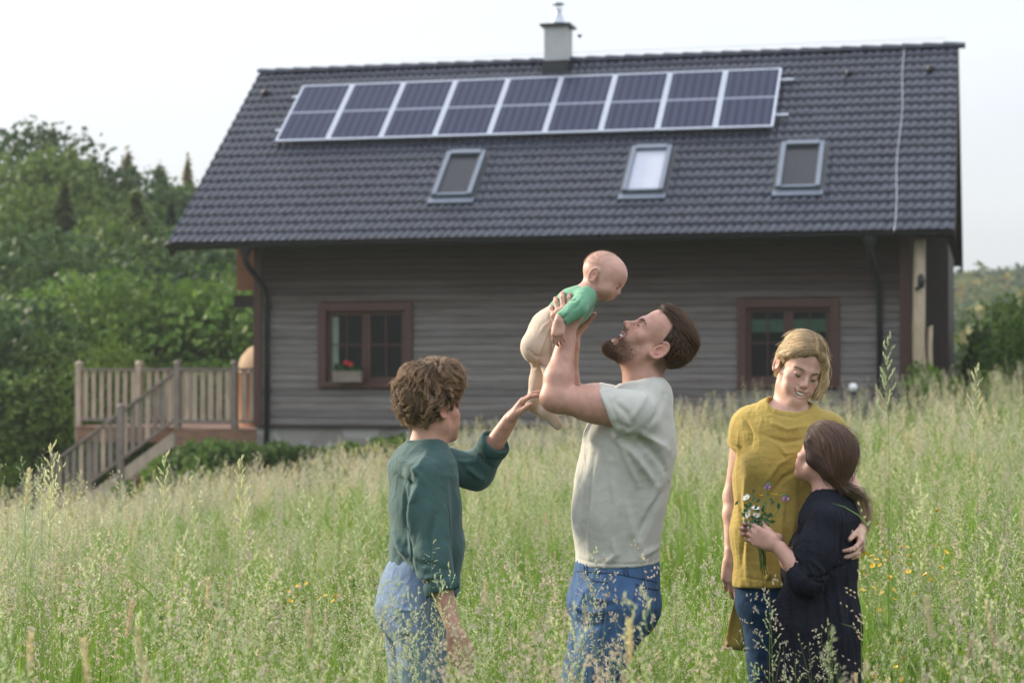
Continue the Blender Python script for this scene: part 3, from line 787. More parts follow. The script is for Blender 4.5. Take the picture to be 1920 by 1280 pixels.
# ------------------------------------------------------------------ meadow
m_grass = leaf_mat('meadow_grass_blade', .4, .5, .22)
def ribbon(base, tip, bend, w, nseg, cols, out, rg):
    """flat blade from base to tip sagging sideways"""
    V, F, C = out
    base = np.array(base); tip = np.array(tip); mid = (base + tip) / 2 - np.array(bend)
    side = unit(np.cross(tip - base + 1e-6, rg.normal(size=3)))
    n0 = len(V)
    for q in range(nseg + 1):
        t = q / nseg; p = (1 - t) ** 2 * base + 2 * t * (1 - t) * mid + t * t * tip
        ww = w * (1 - t ** 2.2) * .5 + .0002
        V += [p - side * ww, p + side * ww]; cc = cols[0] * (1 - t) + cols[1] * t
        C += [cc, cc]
    for q in range(nseg):
        a = n0 + 2 * q; F.append((a, a + 1, a + 3, a + 2))
def spikelet(p, d, L, W, col, out, rg):
    V, F, C = out; d = unit(d); s = unit(np.cross(d, rg.normal(size=3))); u = np.cross(d, s)
    for sd_ in (s, u):
        n0 = len(V); V += [p, p + d * L * .45 + sd_ * W * .5, p + d * L, p + d * L * .45 - sd_ * W * .5]; C += [col] * 4
        F.append((n0, n0 + 1, n0 + 2, n0 + 3))
def clump(seed, nblade, nstalk, rad, kinds, hb=.6, hs=1.0, big=1.0):
    rg = np.random.default_rng(seed); out = ([], [], [])
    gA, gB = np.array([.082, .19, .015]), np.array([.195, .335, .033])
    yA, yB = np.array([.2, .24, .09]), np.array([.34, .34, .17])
    for q in range(nblade):
        r = rad * math.sqrt(rg.random()); a = rg.random() * 6.283; h = hb * (.45 + .75 * rg.random())
        b = np.array([r * math.cos(a), r * math.sin(a), 0]); le = rg.normal(size=2) * .22 * h
        dry = rg.random() < .12; k = .75 + .5 * rg.random()
        tip = b + np.array([le[0], le[1], h * (1 if rg.random() > .25 else .7)])
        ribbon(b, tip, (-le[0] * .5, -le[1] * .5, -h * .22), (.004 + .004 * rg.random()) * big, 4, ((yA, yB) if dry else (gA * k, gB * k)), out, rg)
    for q in range(nstalk):
        r = rad * math.sqrt(rg.random()); a = rg.random() * 6.283; h = hs * (.74 + .36 * rg.random())
        b = np.array([r * math.cos(a), r * math.sin(a), 0]); le = rg.normal(size=2) * .08 * h
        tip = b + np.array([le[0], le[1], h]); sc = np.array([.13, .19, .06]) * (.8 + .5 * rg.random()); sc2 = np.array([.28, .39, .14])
        kind = kinds[int(rg.integers(len(kinds)))]
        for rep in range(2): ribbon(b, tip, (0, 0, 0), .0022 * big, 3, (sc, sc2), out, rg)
        ax = unit(tip - b); tone = rg.choice(3)
        col = [np.array([.57, .56, .42]), np.array([.50, .54, .36]), np.array([.57, .51, .43])][tone]
        if kind == 'oat':        # open, feathery panicle
            L = .2 + .08 * rg.random()
            for w_ in range(9):
                t = w_ / 9; p = tip - ax * L * (1 - t); az = w_ * 2.4 + rg.random()
                bd = unit(np.array([math.cos(az), math.sin(az), 1.3]) + ax * .4); bl = L * .30 * (1 - .75 * t) * (.7 + .6 * rg.random())
                e = p + bd * bl; ribbon(p, e, (0, 0, 0), .0011 * big, 1, (sc2, sc2), out, rg)
                for s_ in range(4):
                    pp = p + bd * bl * (.35 + .22 * s_); spikelet(pp, bd * .6 + rg.normal(size=3) * .35 + np.array([0, 0, .15]), .013 * big, .0042 * big, col * (.85 + .4 * rg.random()), out, rg)
        elif kind == 'tuft':     # one-sided clumps
            for cl_ in range(5):
                p = tip - ax * .035 * cl_ + np.array([rg.normal() * .014, rg.normal() * .014, 0])
                for s_ in range(9): spikelet(p + rg.normal(size=3) * .008, unit(rg.normal(size=3) + ax * 1.2), .012 * big, .005 * big, col * (.7 + .4 * rg.random()), out, rg)
        elif kind == 'tail':     # dense cylinder
            for s_ in range(38):
                t = s_ / 38; p = tip - ax * .075 * t; az = s_ * 2.4
                spikelet(p, np.array([math.cos(az), math.sin(az), 1.1]), .011 * big, .005 * big, col * np.array([1.0, .92, .8]) * (.75 + .35 * rg.random()), out, rg)
        else:                    # thin bent panicle, fine haze of seeds
            L = .17
            for w_ in range(12):
                t = w_ / 12; p = tip - ax * L * (1 - t); az = rg.random() * 6.28
                bd = unit(np.array([math.cos(az), math.sin(az), .5])); bl = L * .4 * (1 - t) ** .7 * (.4 + .6 * rg.random())
                for s_ in range(3): spikelet(p + bd * bl * (.4 + .3 * s_), bd + rg.normal(size=3) * .3, .007 * big, .003 * big, col * np.array([1, .95, .95]) * (.9 + .3 * rg.random()), out, rg)
    V, F, C = out
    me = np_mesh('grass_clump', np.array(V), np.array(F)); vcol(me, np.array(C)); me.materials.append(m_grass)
    return me
def weed(seed):
    """broad low leaves among the grass"""
    rg = np.random.default_rng(seed); out = ([], [], [])
    for q in range(46):
        a = rg.random() * 6.283; r = .04 + .16 * rg.random(); z = .12 + .42 * rg.random()
        c = np.array([r * math.cos(a), r * math.sin(a), z]); k = .8 + .5 * rg.random()
        spikelet(c, np.array([math.cos(a), math.sin(a), .3 * rg.normal()]), .05 + .04 * rg.random(), .03, np.array([.06, .14, .025]) * k, out, rg)
    V, F, C = out
    me = np_mesh('weed_clump', np.array(V), np.array(F)); vcol(me, np.array(C)); me.materials.append(m_grass); return me

gcol = bpy.data.collections.new('grass_sources')      # sources for the meadow, linked to no scene
srcs = []
def src(me, nm): 
    o = bpy.data.objects.new(nm, me); gcol.objects.link(o); srcs.append(o)
# order of names = instance index
src(clump(1, 60, 7, .2, ['oat', 'haze'], .62, 1.08), 'a0'); src(clump(2, 60, 8, .2, ['haze', 'tuft'], .6, 1.0), 'a1')
src(clump(3, 64, 7, .2, ['oat', 'tail'], .64, 1.0), 'a2'); src(clump(4, 60, 9, .22, ['haze', 'oat'], .58, 1.12), 'a3')
src(clump(5, 80, 2, .2, ['tuft'], .66, .9), 'a4'); src(weed(6), 'a5')
src(clump(7, 46, 5, .3, ['oat', 'haze', 'tail'], .62, 1.05, 1.7), 'a6'); src(clump(8, 46, 5, .3, ['haze', 'oat'], .6, 1.08, 1.7), 'a7')

def pix_x(px, y): return (px - 960) / FPX * y
KEEP = [(1.15 / 3.7 * 0 + P(1160, 1100, 6.75).x, 6.75, .30), (P(790, 1100, 6.7).x, 6.7, .26), (P(1460, 1100, 6.9).x, 6.9, .26), (P(1535, 1100, 6.6).x, 6.6, .28)]      # (x, y, radius): places people stand in
def meadow_points(rg):
    pts = []
    def ring(y0, y1, dens, far):
        A = (y1 - y0); n = int(dens * A * (.62 * (y0 + y1) / 2 + 2.0))
        y = y0 + A * np.sqrt(rg.random(n)); x = (rg.random(n) - .5) * (.64 * y + 2.0)
        pts.append(np.stack([x, y, np.full(n, far)], -1))
    ring(2.7, 4.3, 20, 2); ring(4.3, 5.6, 20, 0); ring(5.6, 9, 26, 0); ring(9, 14, 24, 0); ring(14, 22, 15, 1); ring(22, 37, 10, 1)
    return np.concatenate(pts)
def GRASS_FN(x, y):
    u = x / y * 7
    return 1 + .17 * (y < 5.7) + .10 * (y < 4.3) + .20 * np.clip((-u - .9) / .9, 0, 1) * (y < 11) * (y > 5) + .17 * np.clip((u - 1.25) / .4, 0, 1) * (y < 13)
def scatter_meadow():
    rg = np.random.default_rng(5); p = meadow_points(rg)
    x, y, far = p.T
    ok = np.ones(len(p), bool)
    for kx, ky, kr in KEEP: ok &= (x - kx) ** 2 + (y - ky) ** 2 > kr * kr
    # house plot, and the shorter grass before the plinth on the left
    loc = np.array([[*(HM.inverted() @ Vector((a, b, 0)))] for a, b in zip(x, y)])
    ok &= ~((loc[:, 0] > -4) & (loc[:, 1] > -.1)) & ~((loc[:, 0] > -4) & (loc[:, 0] < 5.5) & (loc[:, 1] > -1.0))
    x, y, far = x[ok], y[ok], far[ok]
    n = len(x); z = ground_z(x, y)
    d = .5 + .5 * np.sin(x * 1.7 + 3 * np.sin(y * .9)) * np.cos(y * 1.3 + x)
    u = rg.random(n); idx = np.where(u < .2, 0, np.where(u < .4, 1, np.where(u < .52, 2, np.where(u < .7, 3, np.where(u < .9, 4, 5)))))
    pt = np.sin(x * 1.1 + 2.1 + 2 * np.sin(y * .45)) + np.sin(y * .8 - x * .6); idx = np.where((pt > .5) & (rg.random(n) < .55) & (far != 2), 4, idx); idx = np.where((far == 2) & (rg.random(n) < .6), rg.choice([1, 2, 0], n), idx)
    idx = np.where((far == 1) & (idx != 4) , np.where(rg.random(n) < .5, 6, 7), idx)
    scl = (.72 + .3 * rg.random(n)) * (.84 + .30 * d)
    if 'GRASS_FN' in globals(): scl = np.minimum(scl * GRASS_FN(x, y), np.where(far == 2, 1.10, 1.32))
    # left of the boy the grass stands taller
    me = bpy.data.meshes.new('meadow_grass'); me.vertices.add(n); me.vertices.foreach_set('co', np.stack([x, y, z - .02], -1).astype(np.float32).ravel())
    def at(nm, typ, v):
        a = me.attributes.new(nm, typ, 'POINT'); a.data.foreach_set('vector' if typ == 'FLOAT_VECTOR' else 'value', np.asarray(v).ravel())
    at('rot', 'FLOAT_VECTOR', np.stack([rg.normal(0, .06, n), rg.normal(0, .06, n), rg.random(n) * 6.283], -1).astype(np.float32))
    at('scl', 'FLOAT', scl.astype(np.float32)); at('idx', 'INT', idx.astype(np.int32))
    o = link('meadow_grass', me); tag(o, 'tall flowering meadow grass with pale seed heads round the family', None, None, 'stuff')
    ng = bpy.data.node_groups.new('meadow', 'GeometryNodeTree')
    ng.interface.new_socket('Geometry', in_out='INPUT', socket_type='NodeSocketGeometry'); ng.interface.new_socket('Geometry', in_out='OUTPUT', socket_type='NodeSocketGeometry')
    N = ng.nodes; gi, go = N.new('NodeGroupInput'), N.new('NodeGroupOutput')
    ip = N.new('GeometryNodeInstanceOnPoints'); ci = N.new('GeometryNodeCollectionInfo'); ci.inputs['Collection'].default_value = gcol
    ci.inputs['Separate Children'].default_value = True; ci.inputs['Reset Children'].default_value = True
    def na(nm, typ):
        a = N.new('GeometryNodeInputNamedAttribute'); a.data_type = typ; a.inputs['Name'].default_value = nm; return a
    e2r = N.new('FunctionNodeEulerToRotation'); L = ng.links.new
    L(gi.outputs[0], ip.inputs['Points']); L(ci.outputs[0], ip.inputs['Instance']); ip.inputs['Pick Instance'].default_value = True
    L(na('idx', 'INT').outputs[0], ip.inputs['Instance Index']); L(na('rot', 'FLOAT_VECTOR').outputs[0], e2r.inputs[0]); L(e2r.outputs[0], ip.inputs['Rotation'])
    L(na('scl', 'FLOAT').outputs[0], ip.inputs['Scale']); L(ip.outputs[0], go.inputs[0])
    o.modifiers.new('meadow', 'NODES').node_group = ng
    return n

def buttercups():
    m_y = simple('buttercup_petal', (.75, .46, .01), .35, .08, 60); m_s = simple('buttercup_stem', (.08, .16, .03), .6, .2, 30)
    root = empty('buttercup', (0, 0, 0)); g = random.Random(3); mb = MB()
    for k in range(5):
        t = k / 5 * 6.283; u = Vector((math.cos(t), math.sin(t), .75)); v = Vector((-math.sin(t), math.cos(t), 0)) * .0085
        mb.add([Vector((0, 0, 0)), u * .008 + v, u * .0155 + v * .7, u * .0155 - v * .7, u * .008 - v], [(0, 1, 2, 3, 4)])
    mb.build('flower', m_y, root, recalc=False)
    MB().tube([(.01, .02, -.7), (.004, .008, -.3), (0, 0, 0)], [.0016, .0013, .001], 5).build('stem', m_s, root, recalc=False)
    spots = []
    for k in range(46):
        a = g.gauss(1672, 48); spots.append((a, g.gauss(1072, 42) - (a - 1672) * .15, g.uniform(7.3, 9.5), 0))
    for k in range(15): spots.append((g.uniform(520, 650), g.gauss(1112, 9), g.uniform(8.5, 10), 1))
    for k in range(6): spots.append((g.uniform(1640, 1700), g.uniform(1225, 1275), 7.2, 0))
    for i, (a, b, Y, sd) in enumerate(spots):
        o = root if i == 0 else copy_tree(root); o.location = P(a, b, Y); o.rotation_euler = (g.gauss(0, .5), g.gauss(0, .5), g.uniform(0, 6)); s_ = g.uniform(.5, .85); o.scale = (s_, s_, s_)
        tag(o, ('yellow buttercup in the meadow left of the curly-haired boy' if sd else 'yellow buttercup in the meadow to the right of the girl'), 'flower', 'buttercups left of the boy' if sd else 'buttercups right of the girl')
buttercups()

def tall_stalk(tip, Y, label, kind='oat', big=1.6, lean=(.03, 0)):
    rg = np.random.default_rng(int(abs(tip[0]))); out = ([], [], [])
    t = np.array(P(*tip, Y)); b = np.array([t[0] - lean[0], t[1] - lean[1], float(ground_z(np.array(t[0]), np.array(t[1]))) - .02]); o0 = b.copy(); tip_ = t - o0
    for _ in range(2): ribbon(np.zeros(3), tip_, (-lean[0], 0, 0), .003, 5, (np.array([.10, .2, .04]), np.array([.3, .38, .14])), out, rg)
    for q in range(3):
        z = .25 + .2 * q; a = rg.random() * 6.28; e = tip_ * z + np.array([math.cos(a) * .16, math.sin(a) * .1, .12]); ribbon(tip_ * z, e, (0, 0, -.05), .007, 4, (np.array([.09, .19, .02]), np.array([.16, .27, .05])), out, rg)
    ax = unit(tip_); L = .26
    for w_ in range(17):
        u = w_ / 17; p = tip_ - ax * L * (1 - u); az = w_ * 2.4; bd = unit(np.array([math.cos(az), math.sin(az), 1.0]) + ax * .5); bl = L * .22 * (1 - .7 * u) * (.7 + .5 * rg.random())
        ribbon(p, p + bd * bl, (0, 0, 0), .0012, 1, (np.array([.3, .38, .14]),) * 2, out, rg)
        for s_ in range(5): spikelet(p + bd * bl * (.25 + .2 * s_), bd * .7 + ax * .5 + rg.normal(size=3) * .2, .016 * big * .7, .0055 * big * .7, np.array([.52, .56, .36]) * (.85 + .3 * rg.random()), out, rg)
    V, F, C = out; me = np_mesh('grass_stalk', np.array(V), np.array(F)); vcol(me, np.array(C)); me.materials.append(m_grass)
    o = link('grass_stalk', me); o.location = o0; tag(o, label, 'grass stalk', 'tall grass stalks')
tall_stalk((1664, 632), 5.9, 'tall oat grass stalk rising in front of the right downpipe')
tall_stalk((98, 832), 6.2, 'tall pale grass stalk before the lower end of the deck stair', lean=(.06, 0))
tall_stalk((310, 852), 6.6, 'tall pale grass stalk in front of the shrub below the stair')
tall_stalk((450, 858), 6.5, 'tall pale grass stalk before the stone plinth at the left downpipe', lean=(-.04, 0))
tall_stalk((1830, 690), 6.0, 'tall grass stalk before the trees at the right picture edge', lean=(.03, 0))

fi = empty('flying_insect', P(1087, 68, 21), label='small dark flying speck in the sky just right of the chimney', cat='insect')
mb = MB(); mb.lathe([(.0001, -.024), (.010, -.018), (.014, 0), (.011, .014), (.0001, .022)], n=8); mb.build('body', m_gutter, fi)
for s_ in (-1, 1): MB().add([(0, 0, .004), (s_ * .022, -.006, .016), (s_ * .026, .004, .004), (s_ * .008, .006, -.006)], [(0, 1, 2, 3)]).build('wing', m_gutter, fi, recalc=False)
# ------------------------------------------------------------------ smooth implicit bodies -> one continuous mesh
def A3(p): return np.array([p[0], p[1], p[2]], float)
class Prim:
    pass
def cone(a, b, r1, r2, k=.02, op='u'):
    p = Prim(); p.t = 'c'; p.a, p.b, p.r1, p.r2, p.k, p.op = A3(a), A3(b), r1, r2, k, op
    rm = max(r1, r2); p.lo = np.minimum(p.a, p.b) - rm; p.hi = np.maximum(p.a, p.b) + rm
    return p
def ell(c, r, rot=None, k=.02, op='u'):
    """ellipsoid; rot: 3x3 with columns = its axes"""
    p = Prim(); p.t = 'e'; p.c = A3(c); p.r = np.array(r, float); p.R = np.eye(3) if rot is None else np.array(rot, float); p.k, p.op = k, op
    e = np.sqrt(((p.R * p.r) ** 2).sum(1)); p.lo = p.c - e; p.hi = p.c + e
    return p
def slab(a, b, w1, d1, w2, d2, side, k=.03, op='u', pw=2.0):
    """limb or trunk section with an elliptical cross-section: half widths w along `side`, d across it"""
    p = Prim(); p.t = 's'; p.a, p.b = A3(a), A3(b); ax = p.b - p.a; p.L = np.linalg.norm(ax); z = ax / p.L
    s = A3(side); s = s - z * (s @ z); s /= np.linalg.norm(s); p.M = np.stack([s, np.cross(z, s), z]); p.w = (w1, d1, w2, d2); p.k, p.op = k, op
    m = max(w1, d1, w2, d2); p.lo = np.minimum(p.a, p.b) - m; p.hi = np.maximum(p.a, p.b) + m
    return p
def group(items, k=.01, op='u'):
    p = Prim(); p.t = 'g'; p.items = items; p.k, p.op = k, op
    p.lo = np.min([i.lo for i in items if i.op == 'u'], 0); p.hi = np.max([i.hi for i in items if i.op == 'u'], 0)
    return p
def chain(pts, rs, k=.01, op='u'):
    return [cone(pts[i], pts[i + 1], rs[i], rs[i + 1], k, op) for i in range(len(pts) - 1)]
def half(p0, n, k=.004):
    """cut away everything on the side n points to"""
    p = Prim(); p.t = 'h'; p.c = A3(p0); p.n = A3(n) / np.linalg.norm(A3(n)); p.k = k; p.op = 's'
    p.lo = np.full(3, -1e9); p.hi = np.full(3, 1e9); return p

def pd(p, X):
    if p.t == 'c':
        ba = p.b - p.a; l2 = max(ba @ ba, 1e-12); h = np.clip(((X - p.a) @ ba) / l2, 0, 1)
        return np.linalg.norm(X - p.a - h[:, None] * ba, axis=1) - (p.r1 + (p.r2 - p.r1) * h)
    if p.t == 'e':
        q = (X - p.c) @ p.R; k0 = np.linalg.norm(q / p.r, axis=1); k1 = np.linalg.norm(q / p.r ** 2, axis=1)
        return k0 * (k0 - 1) / np.maximum(k1, 1e-9)
    if p.t == 's':
        q = (X - p.a) @ p.M.T; h = np.clip(q[:, 2] / p.L, 0, 1)
        w = p.w[0] + (p.w[2] - p.w[0]) * h; d = p.w[1] + (p.w[3] - p.w[1]) * h
        zz = q[:, 2] - h * p.L; m = np.minimum(w, d)
        k0 = np.sqrt((q[:, 0] / w) ** 2 + (q[:, 1] / d) ** 2 + (zz / m) ** 2)
        k1 = np.sqrt((q[:, 0] / w ** 2) ** 2 + (q[:, 1] / d ** 2) ** 2 + (zz / m ** 2) ** 2)
        return k0 * (k0 - 1) / np.maximum(k1, 1e-9)
    if p.t == 'h':
        return -((X - p.c) @ p.n)
    return field(p.items, X, .25)
def field(items, X, far=.25):
    f = np.full(len(X), far)
    for p in items:
        mg = p.k + .05
        ix = np.nonzero(np.all((X > p.lo - mg) & (X < p.hi + mg), axis=1))[0]
        if len(ix) == 0: continue
        d = pd(p, X[ix]); g = f[ix]; k = max(p.k, 1e-5)
        if p.op == 'u':
            h = np.maximum(k - np.abs(g - d), 0) / k; f[ix] = np.minimum(g, d) - h * h * k * .25
        elif p.op == 's':
            d = -d; h = np.maximum(k - np.abs(g - d), 0) / k; f[ix] = np.maximum(g, d) + h * h * k * .25
        else:   # 'i'
            f[ix] = np.maximum(g, d)
    return f

def mesh_sdf(items, h, fn=None):
    """surface nets on a sparse lattice; returns verts, quads"""
    lo = np.min([p.lo for p in items if p.op == 'u'], 0) - .02; hi = np.max([p.hi for p in items if p.op == 'u'], 0) + .02
    Hc = 4 * h; n = np.ceil((hi - lo) / Hc).astype(int) + 1
    g = np.stack(np.meshgrid(*[np.arange(k) for k in n], indexing='ij'), -1).reshape(-1, 3)
    act = []
    F = fn or (lambda X: field(items, X))
    for s in range(0, len(g), 400000):
        q = g[s:s + 400000]; d = F(lo + (q + .5) * Hc); act.append(q[np.abs(d) < Hc * 1.35])
    B = np.concatenate(act)
    N = int((n.max() + 2) * 4 + 8)
    key = lambda I: (I[..., 0] * N + I[..., 1]) * N + I[..., 2]
    loc = np.stack(np.meshgrid(*[np.arange(4)] * 3, indexing='ij'), -1).reshape(-1, 3)
    C = (B[:, None, :] * 4 + loc[None]).reshape(-1, 3)          # cells
    offs = np.array([[i, j, k] for i in (0, 1) for j in (0, 1) for k in (0, 1)])
    pk = np.unique(np.concatenate([key(C + o) for o in offs]))
    I = np.stack([pk // (N * N), pk // N % N, pk % N], -1)
    val = np.concatenate([F(lo + I[s:s + 400000] * h) for s in range(0, len(I), 400000)])
    cv = np.stack([val[np.searchsorted(pk, key(C + o))] for o in offs], 1)
    neg = cv < 0; m = neg.any(1) & ~neg.all(1); C = C[m]; cv = cv[m]; ck = key(C)
    o = np.argsort(ck); ck = ck[o]; C = C[o]; cv = cv[o]
    acc = np.zeros((len(C), 3)); cnt = np.zeros(len(C))
    for a in range(8):
        for b in range(a + 1, 8):
            if np.abs(offs[a] - offs[b]).sum() != 1: continue
            x = (cv[:, a] < 0) != (cv[:, b] < 0); t = np.where(x, cv[:, a] / np.where(x, cv[:, a] - cv[:, b], 1), 0)
            acc += x[:, None] * (offs[a] + (offs[b] - offs[a]) * t[:, None]); cnt += x
    V = lo + (C + acc / cnt[:, None]) * h
    quads_ = []
    for ax in range(3):
        e = np.zeros(3, int); e[ax] = 1; ib = {0: 0, 1: 0, 2: 0}[ax]; ia = [4, 2, 1][ax]
        x = (cv[:, 0] < 0) != (cv[:, ia] < 0); Cx = C[x]; s = cv[x, 0] < 0
        u = np.zeros(3, int); u[(ax + 1) % 3] = 1; v = np.zeros(3, int); v[(ax + 2) % 3] = 1
        ids = []; ok = np.ones(len(Cx), bool)
        for d in (0 * u, -u, -u - v, -v):
            kk = key(Cx + d); i = np.minimum(np.searchsorted(ck, kk), len(ck) - 1); ok &= ck[i] == kk; ids.append(i)
        q = np.stack(ids, 1); q[~s] = q[~s][:, ::-1]; quads_.append(q[ok])
    Q = np.concatenate(quads_)
    u_, inv = np.unique(Q, return_inverse=True)
    return V[u_], inv.reshape(Q.shape)
def biggest(V, Q):
    lab = np.arange(len(V))
    for _ in range(400):
        m = lab[Q].min(1); new = lab.copy()
        for i in range(4): np.minimum.at(new, Q[:, i], m)
        new = new[new]
        if (new == lab).all(): break
        lab = new
    r = np.bincount(lab).argmax(); ok = lab == r; mp = np.cumsum(ok) - 1; Qk = Q[ok[Q[:, 0]]]
    return V[ok], mp[Qk]
def smooth_mesh(V, Q, it=1, lam=.5):
    n = len(V)
    for _ in range(it):
        acc = np.zeros_like(V); cnt = np.zeros(n)
        for i in range(4):
            a, b = Q[:, i], Q[:, (i + 1) % 4]
            for c in range(3): acc[:, c] += np.bincount(a, V[b, c], n) + np.bincount(b, V[a, c], n)
            cnt += np.bincount(a, minlength=n) + np.bincount(b, minlength=n)
        V = V + lam * (acc / np.maximum(cnt, 1)[:, None] - V)
    return V
def vnormals(V, Q):
    nf = np.cross(V[Q[:, 2]] - V[Q[:, 0]], V[Q[:, 3]] - V[Q[:, 1]]); n = np.zeros_like(V)
    for i in range(4):
        for c in range(3): n[:, c] += np.bincount(Q[:, i], nf[:, c], len(V))
    return unit(n)
def lerpc(C, col, w): return C + (np.array(col) - C) * w[:, None]
def sstep(x): x = np.clip(x, 0, 1); return x * x * (3 - 2 * x)
def paint(C, V, p, r, col, soft=.5, rot=None, amt=1.0):
    q = V - A3(p)
    if rot is not None: q = q @ np.array(rot)
    d = np.linalg.norm(q / np.array(r), axis=1)
    return lerpc(C, col, amt * sstep((1 - d) / soft))
def vnoise(V, sc, seed=0):
    """cheap smooth noise, -1..1"""
    g = np.random.default_rng(seed); out = np.zeros(len(V))
    for o in range(5):
        w = unit(g.normal(size=(1, 3)))[0] * sc * (1.0 + .7 * o); out += np.sin(V @ w * 6.283 + g.random() * 6.28 + 1.7 * np.sin(V @ (unit(g.normal(size=(1, 3)))[0] * sc * .8) * 6.283))
    return out / 5
def seg_dist(V, pts):
    """distance to a polyline and the parameter along it"""
    best = np.full(len(V), 1e9); par = np.zeros(len(V)); n = len(pts) - 1
    for i in range(n):
        a, b = A3(pts[i]), A3(pts[i + 1]); ba = b - a; h = np.clip(((V - a) @ ba) / max(ba @ ba, 1e-12), 0, 1)
        d = np.linalg.norm(V - a - h[:, None] * ba, axis=1); m = d < best; best[m] = d[m]; par[m] = (i + h[m]) / n
    return best, par
def folds(V, Q, lines):
    """cloth folds: lines = (points, width, depth>0 ridge / <0 crease)"""
    n = vnormals(V, Q); D = np.zeros(len(V))
    for pts, w, dp in lines:
        d, t = seg_dist(V, pts); D += dp * np.exp(-(d / w) ** 2) * np.sin(np.pi * np.clip(t, .03, .97)) ** .5
    return V + n * D[:, None]
def finish(name, V, Q, C, mat, parent):
    me = np_mesh(name, V, Q, True); vcol(me, C); me.materials.append(mat)
    return link(name, me, None, parent)

